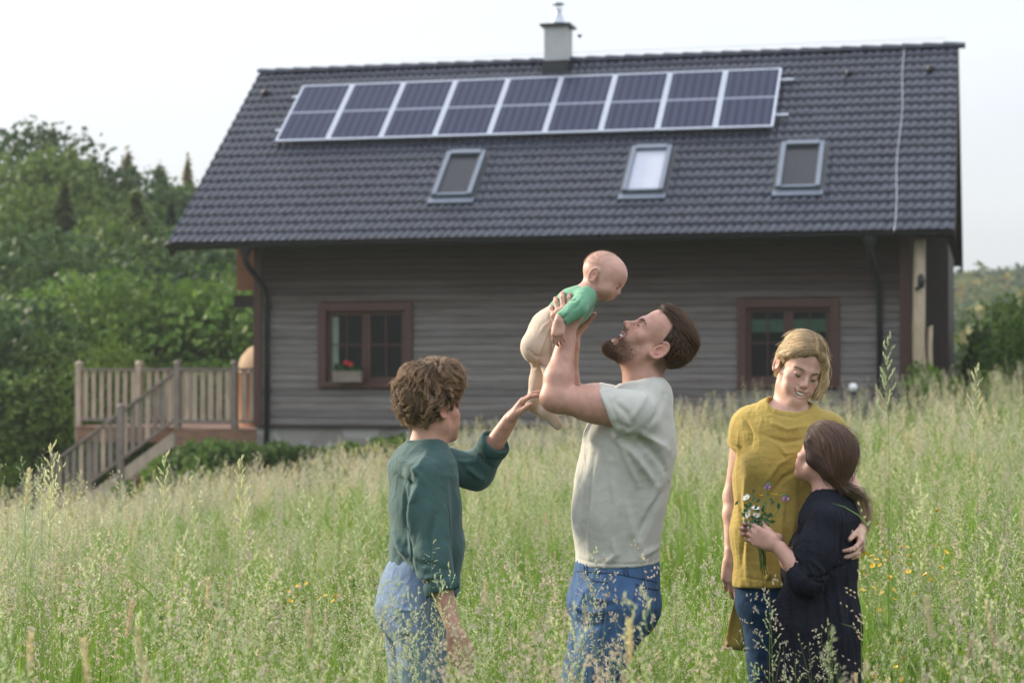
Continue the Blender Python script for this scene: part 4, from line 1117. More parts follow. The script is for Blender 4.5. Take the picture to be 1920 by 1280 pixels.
# ------------------------------------------------------------------ frames
def frame(fwd, up):
    """columns: x = person's left, y = forward, z = up"""
    f = unit(A3(fwd)); u = A3(up); u = unit(u - f * (u @ f)); x = np.cross(f, u)   # right
    return np.stack([-x, f, u], 1)
class Head:
    """adult head in its own frame: origin between the ear holes, +y the nose, +z the crown, +x its left"""
    def __init__(s, o, fwd, up, k=1.0, baby=0.0, jaw=0.0, fem=0.0, kind='adult'):
        s.o = A3(o); s.B = frame(fwd, up); s.k = k; s.baby, s.jaw, s.fem = baby, jaw, fem
    def p(s, x, y, z): return s.o + s.B @ (np.array([x, y, z]) * s.k)
    def d(s, x, y, z): return s.B @ np.array([x, y, z], float)
    def loc(s, V): return ((V - s.o) @ s.B) / s.k
    def e(s, c, r, k=.012, op='u', rot=None):
        return ell(s.p(*c), np.array(r) * s.k, s.B if rot is None else s.B @ rot, k * s.k, op)
    def c(s, a, b, r1, r2, k=.012, op='u'): return cone(s.p(*a), s.p(*b), r1 * s.k, r2 * s.k, k * s.k, op)
    def adult(s, ear=1.0):
        f, j = s.fem, s.jaw; L = []
        L += [s.e((0, -.014, .047), (.0745, .094, .083), .02), s.e((0, .04, .05), (.064, .052, .062), .03)]
        L += [s.e((0, .043, -.018), (.060 - .004 * f, .050, .064 - .004 * f), .03)]
        # jaw: ramus, body, chin
        jz = -.045 - j * .55
        for q in (-1, 1):
            L += [s.c((q * (.060 - .005 * f), .004, -.028), (q * (.052 - .007 * f), .012, -.060 - j * .4), .015, .014, .025)]
            L += [s.c((q * (.051 - .008 * f), .014, -.060 - j * .4), (q * (.012 - .003 * f), .076, -.098 - j), .016 - .002 * f, .0155, .03)]
            L += [s.e((q * .046, .060, -.020), (.022, .020, .017), .02)]                  # cheekbone
            L += [s.e((q * .038, .066, -.050 - j * .3), (.021, .019, .024), .02)]          # cheek
        L += [s.e((0, .040, -.068 - j * .6), (.045, .050, .042), .03)]
        L += [s.e((0, .083, -.100 - j), (.017 - .003 * f, .013, .013), .018)]
        for q in (-1, 1):
            L += [s.c((q * .042, .072, .021), (q * .010, .0875, .019), .009 - .003 * f, .010 - .003 * f, .022)]   # brow
            L += [s.e((q * .0315, .0985, .001), (.018, .013 - .003 * f, .0115 - .001 * f), .012, 's')]         # socket
            L += [s.e((q * .0315, .0775, -.001), (.0128, .0125, .0128), .006)]           # eyeball and lids
        # nose
        L += [s.c((0, .091, .012), (0, .112, -.026), .0066, .0085, .010), s.e((0, .1145 - .003 * f, -.030), (.0105 - .002 * f, .0105 - .001 * f, .0095 - .001 * f), .008)]
        L += [s.e((0, .097, -.030), (.012, .016, .0125), .008)]
        for q in (-1, 1):
            L += [s.e((q * (.0118 - .0018 * f), .1035 - .001 * f, -.0345), (.0078 - .0013 * f, .0095 - .001 * f, .0075 - .0008 * f), .006)]
            L += [s.e((q * .0062, .110, -.0425), (.0032, .005, .0035), .003, 's')]
        return L
    def ears(s, sc=1.0, x=.074):
        L = []
        for q in (-1, 1):
            t = np.array([[1, 0, 0], [0, .97, -.25], [0, .25, .97]])
            it = [s.e((q * (x + .006), -.014, .002), (.006 * sc, .0185 * sc, .031 * sc), .004, rot=t)]
            rim = []
            for i in range(11):
                th = 2.35 - 4.3 * i / 10; cy_, cz_ = math.cos(th) * .0185, math.sin(th) * .032
                rim.append((q * (x + .006 + .0075 * (1 - math.cos(th - 2.35)) * .5), -.014 - (-cy_) * -1 * sc if False else -.014 + (cy_ * -1) * sc, (.004 + cz_) * sc))
            it += [s.c(rim[i], rim[i + 1], .0042 * sc, .0042 * sc, .004) for i in range(len(rim) - 1)]
            it += [s.e((q * (x + .007), -.009, -.026 * sc), (.005, .009 * sc, .009 * sc), .005)]
            it += [s.e((q * (x + .016), -.010, .002), (.0105, .0105 * sc, .0145 * sc), .004, 's')]
            L.append(group(it, .008 * s.k))
        return L
    def lips(s, open_=0.0, smile=0.0, j=None):
        """lip rolls and mouth opening; smile lifts and widens the corners"""
        j = s.jaw if j is None else j
        cw, cz, cy = .024 + .007 * smile, -.064 + .012 * smile, .0835 + .0028 * smile
        zt, zb = -.0595 + .004 * smile - .0, -.0695 - open_
        up = [(-cw, cy, cz), (-cw * .5, .0965, zt - .0005), (0, .0995, zt + .001), (cw * .5, .0965, zt - .0005), (cw, cy, cz)]
        lo = [(-cw, cy, cz), (-cw * .55, .092, zb + .002 + .004 * smile), (0, .0955, zb), (cw * .55, .092, zb + .002 + .004 * smile), (cw, cy, cz)]
        s.up, s.lo_ = up, lo
        L = []
        mid = (zt + zb) / 2
        L += [s.e((0, .082, -.058), (.030, .012, .018), .014)]                               # muzzle
        if open_ > 0:
            g_ = max(.003, (zt - zb) / 2 - .0012); T_ = np.linspace(-.9, .9, 9)
            for y_ in (.0, .010, .020):
                pts = [(cw * t, .092 + y_ - .010 * t * t, mid + .0008 + (cz - mid) * t * t) for t in T_]
                L += [s.c(pts[i], pts[i + 1], g_ * (1 - .62 * T_[i] ** 2), g_ * (1 - .62 * T_[i + 1] ** 2), .002, 's') for i in range(8)]
        else: L += [s.e((0, .104, mid + .0005), (cw, .010, .0015), .003, 's')]
        L += [s.c(up[i], up[i + 1], (.0028, .0046, .0046, .0046, .0028)[i], (.0028, .0046, .0046, .0046, .0028)[i + 1], .004) for i in range(4)]
        L += [s.c(lo[i], lo[i + 1], (.0028, .0052, .0056, .0052, .0028)[i], (.0028, .0052, .0056, .0052, .0028)[i + 1], .004) for i in range(4)]
        return L
    def paint_lips(s, C, V, col, amt=.8, w=.0058):
        for ln in (s.up, s.lo_):
            d, t = seg_dist(s.loc(V), ln); C = lerpc(C, col, amt * sstep((w - d) / (w * .5)))
        return C
    def strip(s, pts, r, name, mat, parent, n=6):
        mb = MB(); mb.tube([tuple(s.p(*q)) for q in pts], [x * s.k for x in r], n); return mb.build(name, mat, parent, recalc=False)

SKIN = (.45, .25, .195)
m_skin = attr_mat('skin', .52, .25, 300, .0008, sss=.07, spec=.32, var=.17, vscale=34)
m_cloth = attr_mat('cotton_cloth', .85, .35, 120, .002, spec=.15, sheen=.15, var=.12, vscale=9, weave=.35)
m_linen = attr_mat('crumpled_linen', .85, .55, 55, .004, spec=.12, sheen=.15, var=.14, vscale=14, weave=.5)
m_dress = attr_mat('dark_crinkle_cotton', .9, .6, 60, .004, spec=.08, var=.2, vscale=14, weave=.6)
m_denim = attr_mat('denim', .85, .35, 160, .0015, spec=.15, var=.16, vscale=30, weave=.4)
m_teeth = simple('teeth', (.85, .82, .76), .25, .04, 60)
m_lash = simple('lash', (.03, .018, .014), .6, .1, 20)
m_eye = simple('eye_white', (.55, .52, .5), .2, .05, 60)
m_iris = simple('eye_iris', (.05, .05, .05), .15, .2, 60)
m_nail = simple('nail', (.6, .36, .31), .3, .05, 60)

# ------------------------------------------------------------------ hands
def hand(wrist, fdir, palm, size=1.0, curl=(.3, .35, .4, .45), spread=.08, thumb=(.5, .35, .2), left=True, k=.006, bend2=1.0, chub=1.0, target=None):
    """wrist point, finger direction, palm normal (the way the palm looks). curl: bend per finger, index..little (rad at knuckle).
    thumb = (swing out, towards palm, bend). Returns (group prims, dict of points)"""
    w = A3(wrist); f = unit(A3(fdir)); n = A3(palm); n = unit(n - f * (n @ f))
    t = np.cross(n, f) if left else np.cross(f, n)     # towards the thumb
    S_ = size; it = []; info = {'nails': []}
    kn = []
    base = [(.030, .092), (.010, .096), (-.011, .091), (-.030, .082)]
    rr = [.0095, .0098, .0092, .0082]; ln = [(.043, .026, .022), (.047, .030, .023), (.043, .028, .022), (.034, .021, .020)]
    it.append(cone(w - f * .02 * S_, w + f * .02 * S_, .025 * S_ * chub, .024 * S_ * chub, .01 * S_))
    for q in range(4):
        s, l = base[q]; b = w + (t * s + f * l) * S_; kn.append(b)
        it.append(cone(w + (t * s * .55 + f * .018) * S_, b, .0155 * S_ * chub, .0125 * S_ * chub, .014 * S_))
    it.append(ell(w + (f * .052 + n * .002) * S_, np.array([.036, .044, .014]) * S_ * chub, np.stack([t, f, n], 1), .012 * S_))
    for q in range(4):
        ang = curl[q]; sp = spread * (1.5 - q); p = kn[q]; d = unit(f + t * sp)
        tot = 0
        for sgm in range(3):
            a = ang * (1.0, 1.05 * bend2, .7 * bend2)[sgm]; tot += a
            dd = d * math.cos(tot) + n * math.sin(tot); p2 = p + dd * ln[q][sgm] * S_
            r1 = rr[q] * (1, .93, .85)[sgm] * S_ * chub; r2 = rr[q] * (.95, .86, .70)[sgm] * S_ * chub
            it.append(cone(p, p2, r1, r2, .0035 * S_ if sgm else .006 * S_)); p = p2
        info['tip%d' % q] = p
        nn = -(n * math.cos(tot) - d * math.sin(tot)); info['nails'].append((p - dd * .006 * S_ + nn * rr[q] * .62 * S_, dd, nn, rr[q] * S_))
    b = w + (t * .022 + f * .022 + n * .004) * S_
    a0, a1, a2 = thumb
    d0 = unit(f * math.cos(a0) + t * math.sin(a0) + n * math.sin(a1)); p1 = b + d0 * .042 * S_
    d1 = unit(d0 + f * .25 * a2 - t * .5 * a2 + n * .5 * a2); p2 = p1 + d1 * .033 * S_
    d2 = unit(d1 + f * .25 * a2 - t * .5 * a2 + n * .4 * a2); p3 = p2 + d2 * .026 * S_
    it += [cone(b, p1, .0165 * S_ * chub, .0125 * S_ * chub, .012 * S_), cone(p1, p2, .0120 * S_ * chub, .0108 * S_ * chub, .006 * S_), cone(p2, p3, .0108 * S_ * chub, .0085 * S_ * chub, .004 * S_)]
    info['thumb'] = p3; info['kn'] = kn
    nn = unit(t * .8 - n * .5 - f * .1); nn = unit(nn - d2 * (nn @ d2)); info['nails'].append((p3 - d2 * .006 * S_ + nn * .0065 * S_, d2, nn, .0095 * S_))
    # separate fingers: fold them into one group with small blends
    return group(it, k * S_), info
def nails(info, parent, size=1.0):
    mb = MB()
    for p, d, n, r in info['nails']:
        s = np.cross(d, n); rows = []
        for u in (-1, -.4, .4, 1):
            for v in (-1, -.5, .5, 1):
                rows.append(p + d * u * r * .75 + s * v * r * .62 * (1 - .25 * max(0, abs(u) - .5)) - n * r * .22 * v * v)
        mb.add(rows, [(i * 4 + j, i * 4 + j + 1, i * 4 + j + 5, i * 4 + j + 4) for i in range(3) for j in range(3)], True)
    return mb.build('fingernail', m_nail, parent, recalc=False)

# ------------------------------------------------------------------ hair
def hair_mat(name, root, tip, rough=.45, spec=.5):
    b = NB(name); b.pr(Roughness=rough); b.p.inputs['Specular IOR Level'].default_value = spec
    hi = b.new('HairInfo'); r = b.ramp(hi.outputs['Intercept'], [(.0, root), (1, tip)])
    rv = b.ramp(hi.outputs['Random'], [(0, (.7, .7, .7)), (1, (1.3, 1.3, 1.3))])
    m = b.new('MixRGB', blend_type='MULTIPLY'); m.inputs[0].default_value = 1
    b.l(r.outputs[0], m.inputs[1]); b.l(rv.outputs[0], m.inputs[2]); b.l(m.outputs[0], b.p.inputs['Base Color'])
    t = b.new('BsdfTranslucent'); b.l(m.outputs[0], t.inputs[0]); x = b.new('MixShader'); x.inputs[0].default_value = .25
    b.l(b.p.outputs[0], x.inputs[1]); b.l(t.outputs[0], x.inputs[2]); b.l(x.outputs[0], b.out.inputs[0])
    return b.m
def strands(name, pts, r0, r1, mat, parent):
    """pts (n, m, 3) -> a hair curves object"""
    n, m, _ = pts.shape
    hc = bpy.data.hair_curves.new(name); hc.add_curves([m] * n)
    hc.attributes['position'].data.foreach_set('vector', pts.astype(np.float32).ravel()) if 'position' in hc.attributes else hc.position_data.foreach_set('vector', pts.astype(np.float32).ravel())
    a = hc.attributes.get('radius') or hc.attributes.new('radius', 'FLOAT', 'POINT')
    t = np.linspace(0, 1, m); rad = np.tile(r0 + (r1 - r0) * t ** 1.5, n).astype(np.float32); a.data.foreach_set('value', rad)
    hc.materials.append(mat)
    o = bpy.data.objects.new(name, hc); COL.objects.link(o); o.parent = parent
    return o
def grow(root, dirs, length, m, push, rng, jitter=.0, keep=None):
    """walk strands from roots: dirs(p, t) gives the flow direction; push(p) keeps them outside the head"""
    n = len(root); P_ = np.zeros((n, m, 3)); P_[:, 0] = root; p = root.copy(); st = (np.asarray(length) / (m - 1)).reshape(-1, 1)
    for i in range(1, m):
        d = unit(dirs(p, i / (m - 1))); p = p + d * st
        if jitter: p = p + rng.normal(size=p.shape) * jitter
        p = push(p); P_[:, i] = p
    return P_

def hair_on(name, items, V, Q, n, flow, length, mat, parent, hd, m=8, lift=.1, off=(.001, .006), r=(.0005, .0002), seed=0, wave=0.0, wfreq=2.0, clump=.012, keep=None, spread=0.0, stiff=1.0, fly=0.0, skin=None, pull=0.0):
    """strands rooted on a hair mass, combed along flow(p_local, t) and kept on its surface"""
    rg = np.random.default_rng(seed); N = vnormals(V, Q); c = V[Q].mean(1); ar = np.linalg.norm(np.cross(V[Q[:, 2]] - V[Q[:, 0]], V[Q[:, 3]] - V[Q[:, 1]]), axis=1)
    if keep is not None: ar = ar * keep(hd.loc(c))
    if skin is not None: ar = ar * (field(skin, c, .06) > .0)
    k = rg.choice(len(Q), n, p=ar / ar.sum()); p = c[k] + rg.normal(size=(n, 3)) * .0012
    L_ = length(hd.loc(p), rg); st = (L_ / (m - 1))[:, None]; of = off[0] + (off[1] - off[0]) * rg.random(n)
    F = lambda X: field(items, X, .06); e = .002
    cl = np.floor(hd.loc(p) / clump).astype(int); ph = (cl @ np.array([12.9, 78.2, 37.7])) % 6.283; ph = ph + rg.normal(size=n) * .22; am = wave * (.5 + rg.random(n))
    fl = (rg.random(n) < fly) * rg.random(n)
    out = np.zeros((n, m, 3)); out[:, 0] = p - N[k] * .002; dev = rg.normal(size=(n, 3)) * spread
    pr = p.copy()
    for i in range(1, m):
        t = i / (m - 1); f0 = F(pr); g = np.stack([F(pr + np.eye(3)[j] * e) - f0 for j in range(3)], 1); g = unit(g + 1e-9)
        d = unit(flow(hd.loc(pr), t)) @ hd.B.T + dev
        d = unit(d - g * (np.sum(d * g, 1) * (1 - lift))[:, None]); pr = pr + d * st
        f1 = F(pr); mv = np.clip(of * (.4 + .6 * t) + fl * .02 * t - f1, -.02, .02) * stiff; mv = np.where(f1 > .055, 0, mv); pr = pr + g * mv[:, None]
        s = np.cross(d, g); w = am * t ** .7
        out[:, i] = pr + s * (w * np.sin(t * 6.283 * wfreq + ph))[:, None] + g * (w * .8 * np.cos(t * 6.283 * wfreq + ph) + fl * .008 * t * t)[:, None]
    if pull:
        cc = np.floor(hd.loc(p * 1.0) / (clump * .8) + .37 * np.sin(hd.loc(p)[:, [1, 2, 0]] * 90)).astype(int); _, gi = np.unique(cc, axis=0, return_inverse=True); gi = gi.ravel(); cnt = np.bincount(gi)[:, None]
        rel = out - out[:, :1]; root = out[:, 0]
        for i in range(1, m):
            t = i / (m - 1); mean = np.stack([np.bincount(gi, out[:, i, j]) for j in range(3)], 1) / cnt
            out[:, i] += (mean[gi] - out[:, i]) * (pull * t ** .6)
    return strands(name, out, r[0], r[1], mat, parent)
# ------------------------------------------------------------------ people
def px(V, Y): 
    return np.stack([V[:, 0], V[:, 2]], -1)
def folds2(V, Q, lines, Y, side=-1, width=.012):
    """folds drawn on the side of a garment that looks at -y (side=-1): lines of photo positions at depth Y"""
    n = vnormals(V, Q); D = np.zeros(len(V)); v2 = np.stack([V[:, 0], np.zeros(len(V)), V[:, 2]], -1)
    for ln, dp, *w_ in lines:
        pts = []
        for a, b in ln:
            p = P(a, b, Y); pts.append((p.x, 0, p.z))
        d, t = seg_dist(v2, pts); w = w_[0] if w_ else width
        D += 1.6 * dp * np.exp(-(d / w) ** 2) * np.sin(np.pi * np.clip(t, .06, .94)) ** .6
    return V + n * (D * sstep((n[:, 1] * side + .1) / .5))[:, None]
def cloth(name, items, h, col, mat, parent, lines=(), Y=6.75, wr=.0, wsc=(9, 9, 3), seed=0, colfn=None, sm=1):
    V, Q = mesh_sdf(items, h); V = smooth_mesh(V, Q, sm)
    if wr:
        n = vnormals(V, Q); w = vnoise(V * np.array(wsc), 1.0, seed); w2 = vnoise(V * np.array(wsc) * 2.3, 1.0, seed + 9)
        rd = (1 - np.abs(vnoise(V * np.array(wsc) * .8 + np.array([.3, .1, .7]), 1.0, seed + 21))) ** 5; rd2 = (1 - np.abs(vnoise(V[:, [2, 1, 0]] * np.array(wsc) * 1.3, 1.0, seed + 33))) ** 6
        V = V + n * (wr * (.8 * w + .4 * w2 + 1.0 * (rd - .25) - .6 * (rd2 - .2)))[:, None]
    if lines: V = folds2(V, Q, lines, Y)
    C = np.tile(np.array(col, float), (len(V), 1))
    if colfn: C = colfn(C, V)
    return finish(name, V, Q, C, mat, parent)
def scalp_roots(hd, n, mask, rng, off=.0, c=(0, -.014, .047), r=(.0745, .094, .083)):
    out = []; tot = 0
    while tot < n:
        d = unit(rng.normal(size=(n * 2, 3))); p = np.array(c) + d * (np.array(r) + off); p = p[mask(p)]; out.append(p); tot += len(p)
    return np.concatenate(out)[:n]
def scalp_push(off=.001, c=(0, -.014, .047), r=(.0745, .094, .083), neck=True):
    c = np.array(c); r = np.array(r)
    def f(p):
        q = (p - c) / (r + off); l = np.linalg.norm(q, axis=1); m = l < 1
        p = p.copy(); p[m] = c + q[m] / l[m, None] * (r + off)
        return p
    return f
def to_world(hd, pts): return hd.o + (pts * hd.k) @ hd.B.T
def eyes(hd, parent, gaze=(0, 1, -.2), open_=True):
    """eyeballs with iris, set behind the lids"""
    for q in (-1, 1):
        c = hd.p(q * .0315, .0795, 0)
        g_ = unit(hd.B @ np.array(gaze)); M_ = Matrix.Translation(Vector(c)) @ Vector(g_).to_track_quat('Z', 'Y').to_matrix().to_4x4()
        mb = MB(); r = .0118 * hd.k
        mb.lathe([(r * math.sin(t), r * math.cos(t)) for t in np.linspace(.55, 2.2, 8)], n=14); mb.v = [tuple(M_ @ Vector(v)) for v in mb.v]
        e = mb.build('eye', m_eye, parent, recalc=False)
        mb = MB(); mb.lathe([(.0001, r * 1.02)] + [(r * 1.02 * math.sin(t), r * 1.02 * math.cos(t)) for t in np.linspace(.15, .6, 4)], n=14); mb.v = [tuple(M_ @ Vector(v)) for v in mb.v]
        mb.build('iris', m_iris, e, recalc=False)
def face_color(C, V, hd, blush=.5):
    l = hd.loc(V)
    for q in (-1, 1):
        C = paint(C, l, (q * .042, .075, -.03), (.026, .03, .024), (.56, .24, .19), .9, amt=blush)
        C = paint(C, l, (q * .0315, .088, .002), (.02, .014, .013), (.40, .22, .17), .8, amt=.28)
        C = paint(C, l, (q * .083, -.014, .0), (.02, .028, .038), (.58, .25, .2), .6, amt=.55)
    C = paint(C, l, (0, .118, -.03), (.018, .018, .016), (.55, .25, .2), .8, amt=.5)
    return C
def brows(hd, parent, mat, n=160, seed=0, th=.0045, lift=0.0):
    rg = np.random.default_rng(seed); out = []
    for q in (-1, 1):
        t = rg.random(n); x = q * (.014 + .036 * t); z = .0165 + .006 * np.sin(t * 2.4) + lift + rg.normal(size=n) * th * .45 * (1 - .5 * t); y = .0965 - .20 * (t * .036) - 9 * (t * .036) ** 2
        p0 = np.stack([x, y + .004, z], -1); d = np.stack([np.full(n, q * .9), np.full(n, -.25), .35 - .6 * t], -1); d = unit(d + rg.normal(size=d.shape) * .15)
        out.append(np.stack([p0 + d * s for s in (0, .004, .008)], 1))
    return strands('eyebrow', to_world(hd, np.concatenate(out).reshape(-1, 3)).reshape(-1, 3, 3), .0005, .0002, mat, parent)

hm_dark = hair_mat('dark_brown_hair', (.022, .012, .008), (.06, .034, .02))
hm_brown = hair_mat('brown_hair', (.034, .018, .011), (.165, .095, .052))
hm_girl = hair_mat('warm_brown_hair', (.06, .031, .021), (.16, .09, .058))
hm_blond = hair_mat('blond_hair', (.25, .165, .095), (.88, .70, .43))
m_cap_dark = simple('hair_mass_dark', (.018, .010, .007), .6, .4, 60, spec=.3)
m_cap_blond = simple('hair_mass_blond', (.27, .185, .10), .6, .35, 50, (3, 3, 1), spec=.3)

def person(label, cat='person', at=(0, 0, 0)):
    return empty('person', at, label=label, cat=cat, group=None)


def collar(c, rx, ry, tilt, r, mat, parent, side=(0, 1, 0)):
    """ribbed neck band: ellipse round c, rx along the wearer's front-back, tilt lowers its front"""
    sd = Vector(side).normalized(); fw = sd.cross(Vector((0, 0, 1))); mb = MB(); pts = []
    for i in range(33):
        t = i / 32 * 2 * math.pi; pts.append(Vector(c) + fw * math.cos(t) * rx + sd * math.sin(t) * ry + Vector((0, 0, tilt * math.cos(t))))
    mb.tube(pts, r, 7, cap=False); return mb.build('collar', mat, parent, recalc=False)
# ================================================================== the man
YM = 6.75
man = empty('person', (0, 0, 0), label='bearded man in a pale sage T-shirt lifting the baby up in both hands', cat='person')
def build_man():
    q = lambda a, b, Y=YM: P(a, b, Y)
    hd = Head(q(1226, 648), (-.60, -.10, .79), (.79, -.03, .60), 1.03, jaw=.020)
    sh_l, el_l, wr_l = q(1188, 776, 6.55), q(1040, 747, 6.57), q(1064, 630, 6.635)
    sh_r, el_r, wr_r = q(1188, 770, 6.95), q(1052, 742, 6.98), q(1072, 640, 6.90)
    body = []
    Yv = (0, 1, 0)
    body += [slab(q(1214, 748), q(1183, 815), .088, .055, .175, .115, Yv, .05), slab(q(1183, 815), q(1168, 900), .17, .12, .155, .125, Yv, .06), slab(q(1168, 900), q(1157, 1020), .145, .12, .145, .115, Yv, .06), slab(q(1155, 1020), q(1152, 1115), .15, .125, .155, .14, Yv, .06)]
    for sh, el, wr in ((sh_l, el_l, wr_l), (sh_r, el_r, wr_r)):
        m_ = sh.lerp(el, .5) + Vector((0, 0, .006))
        body += [cone(sh, m_, .062, .057, .05), cone(m_, el.lerp(sh, .1), .057, .044, .03), ell(sh.lerp(el, .55) + Vector((0, 0, .014)), (.07, .040, .040), k=.03)]
        body += [cone(el, el.lerp(wr, .32), .043, .0475, .03), cone(el.lerp(wr, .32), wr, .0465, .029, .025), ell(el.lerp(sh, -.06), (.030, .028, .030), k=.03)]
    for Yl, kn, an in ((6.65, (1098, 1325), (1125, 1565)), (6.86, (1084, 1315), (1118, 1565))):
        hp = q(1148, 1115, Yl); k_ = q(*kn, Yl); a_ = q(*an, Yl)
        body += [cone(hp, k_, .088, .058, .05), cone(k_, k_.lerp(a_, .3), .058, .055, .03), cone(k_.lerp(a_, .3), a_, .055, .036, .02)]
    neck = [cone(q(1212, 742), hd.p(0, -.022, -.05), .066, .059, .05), cone(q(1200, 735), hd.p(0, .012, -.075), .050, .045, .04)]
    body += neck
    head = hd.adult() + hd.lips(.030, .8)
    body += [group(head, .03)] + hd.ears(1.02)
    hl, inf = hand(wr_l, (-.24, .06, .96), (.12, .98, .12), .95, (.50, .48, .50, .55), .10, (.85, .35, .1), True)
    hr, inf2 = hand(wr_r, (-.22, -.06, .96), (.10, -.98, .1), .95, (.50, .5, .52, .55), .08, (.95, .25, .05), False)
    body += [hl, hr]
    V, Q = mesh_sdf(body, .003); V = smooth_mesh(V, Q, 1, .4)
    l = hd.loc(V)
    C = np.tile(np.array(SKIN), (len(V), 1)) * (1 + .06 * vnoise(V * 14, 1)[:, None])
    C = face_color(C, V, hd, .45)
    # reddened elbow, neck and hands
    C = paint(C, V, el_l, (.05, .05, .05), (.5, .22, .16), .9, amt=.5)
    for p in inf['kn']: C = paint(C, V, p, (.02,) * 3, (.52, .24, .19), .9, amt=.5)
    # stubble under the beard hairs
    beard = sstep((-.022 - l[:, 2] + .5 * np.maximum(0, .045 - l[:, 1])) / .035) * sstep((l[:, 1] - .004) / .02) * sstep((l[:, 2] + .145) / .03)
    lipz = np.abs(l[:, 0]) < .04
    beard *= 1 - sstep((l[:, 2] + .052) / .012) * sstep((.045 - np.abs(l[:, 0])) / .02) * sstep((l[:, 2] + .040) / .01)
    beard *= 1 - sstep((l[:, 2] + .045) / .02) * sstep((.058 - np.abs(l[:, 0])) / .012) * (l[:, 1] > .05) * (1 - sstep((-.044 - l[:, 2]) / .008))
    C = lerpc(C, (.10, .06, .042), np.clip(.42 * beard, 0, 1) * (.75 + .5 * vnoise(V * 60, 1, 4)))
    hairm = sstep((l[:, 2] - .016 - 2.4 * np.maximum(0, l[:, 1] - .0)) / .02)
    hairm = np.maximum(hairm, .8 * sstep((-.03 - l[:, 1]) / .015) * sstep((l[:, 2] + .062) / .03))
    C = lerpc(C, (.03, .018, .012), hairm * .9 * (np.abs(l[:, 0]) < .078))
    C = hd.paint_lips(C, V, (.42, .16, .14), .75)
    C = paint(C, l, (0, .085, -.076), (.027, .030, .018), (.10, .02, .02), .3, amt=.95)
    finish('body', V, Q, C, m_skin, man)
    nails(inf, man)
    # teeth: upper row
    mb = MB(); cw = .024
    for i in range(9):
        t = (i - 4) / 4.4; x = cw * t; y = .0935 - .014 * t * t; z = -.0640 + .008 * t * t
        mb.box((-.0027, -.003, -.0055), (.0027, .004, .0035), Matrix.Translation(Vector(hd.p(x, y, z))) @ Matrix(hd.B.tolist()).to_4x4() @ Matrix.Scale(hd.k, 4))
    mb.build('teeth', m_teeth, man)
    for s_ in (-1, 1):
        hd.strip([(s_ * .019, .0905, -.0005), (s_ * .026, .0930, -.0028), (s_ * .034, .0915, -.0028), (s_ * .044, .0835, .0005)], [.0007, .0016, .0016, .0006], 'eyelash', m_lash, man)
    brows(hd, man, hm_brown, 120, 3, .005)
    # hair mass and strands
    cap = [hd.e((0, -.016, .050), (.0765, .0955, .084), .01), hd.e((0, .046, .105), (.05, .045, .026), .03), hd.e((0, -.015, .111), (.056, .07, .025), .03)]
    cap += [hd.e((0, .128, .010), (.094, .068, .080), .012, 's'), hd.e((.088, .042, -.012), (.045, .034, .032), .012, 's'), hd.e((-.088, .042, -.012), (.045, .034, .032), .012, 's'),
            hd.e((.090, -.006, -.014), (.026, .019, .040), .008, 's'), hd.e((-.090, -.006, -.014), (.026, .019, .040), .008, 's'), half(hd.p(0, -.06, -.056), -hd.d(0, .45, 1), .02)]
    V, Q = biggest(*mesh_sdf(cap, .003)); V = smooth_mesh(V, Q, 2)
    hair = finish('hair', V, Q, np.ones((len(V), 3)), m_cap_dark, man)
    def flow(p, t):
        tp = sstep((p[:, 2] - .055) / .05)[:, None]
        back = np.array([0, -1, .12]) * tp + np.array([0, -.55, -1.0]) * (1 - tp)
        return back + .2 * np.sin(p[:, :1] * 170 + p[:, 1:2] * 50) * np.array([1, 0, .3])
    def leng(p, rg): return (.011 + .026 * sstep((p[:, 2] - .06) / .05)) * (.7 + .6 * rg.random(len(p)))
    hair_on('hair_strands', cap, V, Q, 6500, flow, leng, hm_brown, hair, hd, 6, .35, (.001, .0065), (.0005, .00025), 21, .0012, 1.0, .012, fly=.04, skin=body, pull=.55)
    return hd, body
man_hd, man_body = build_man()

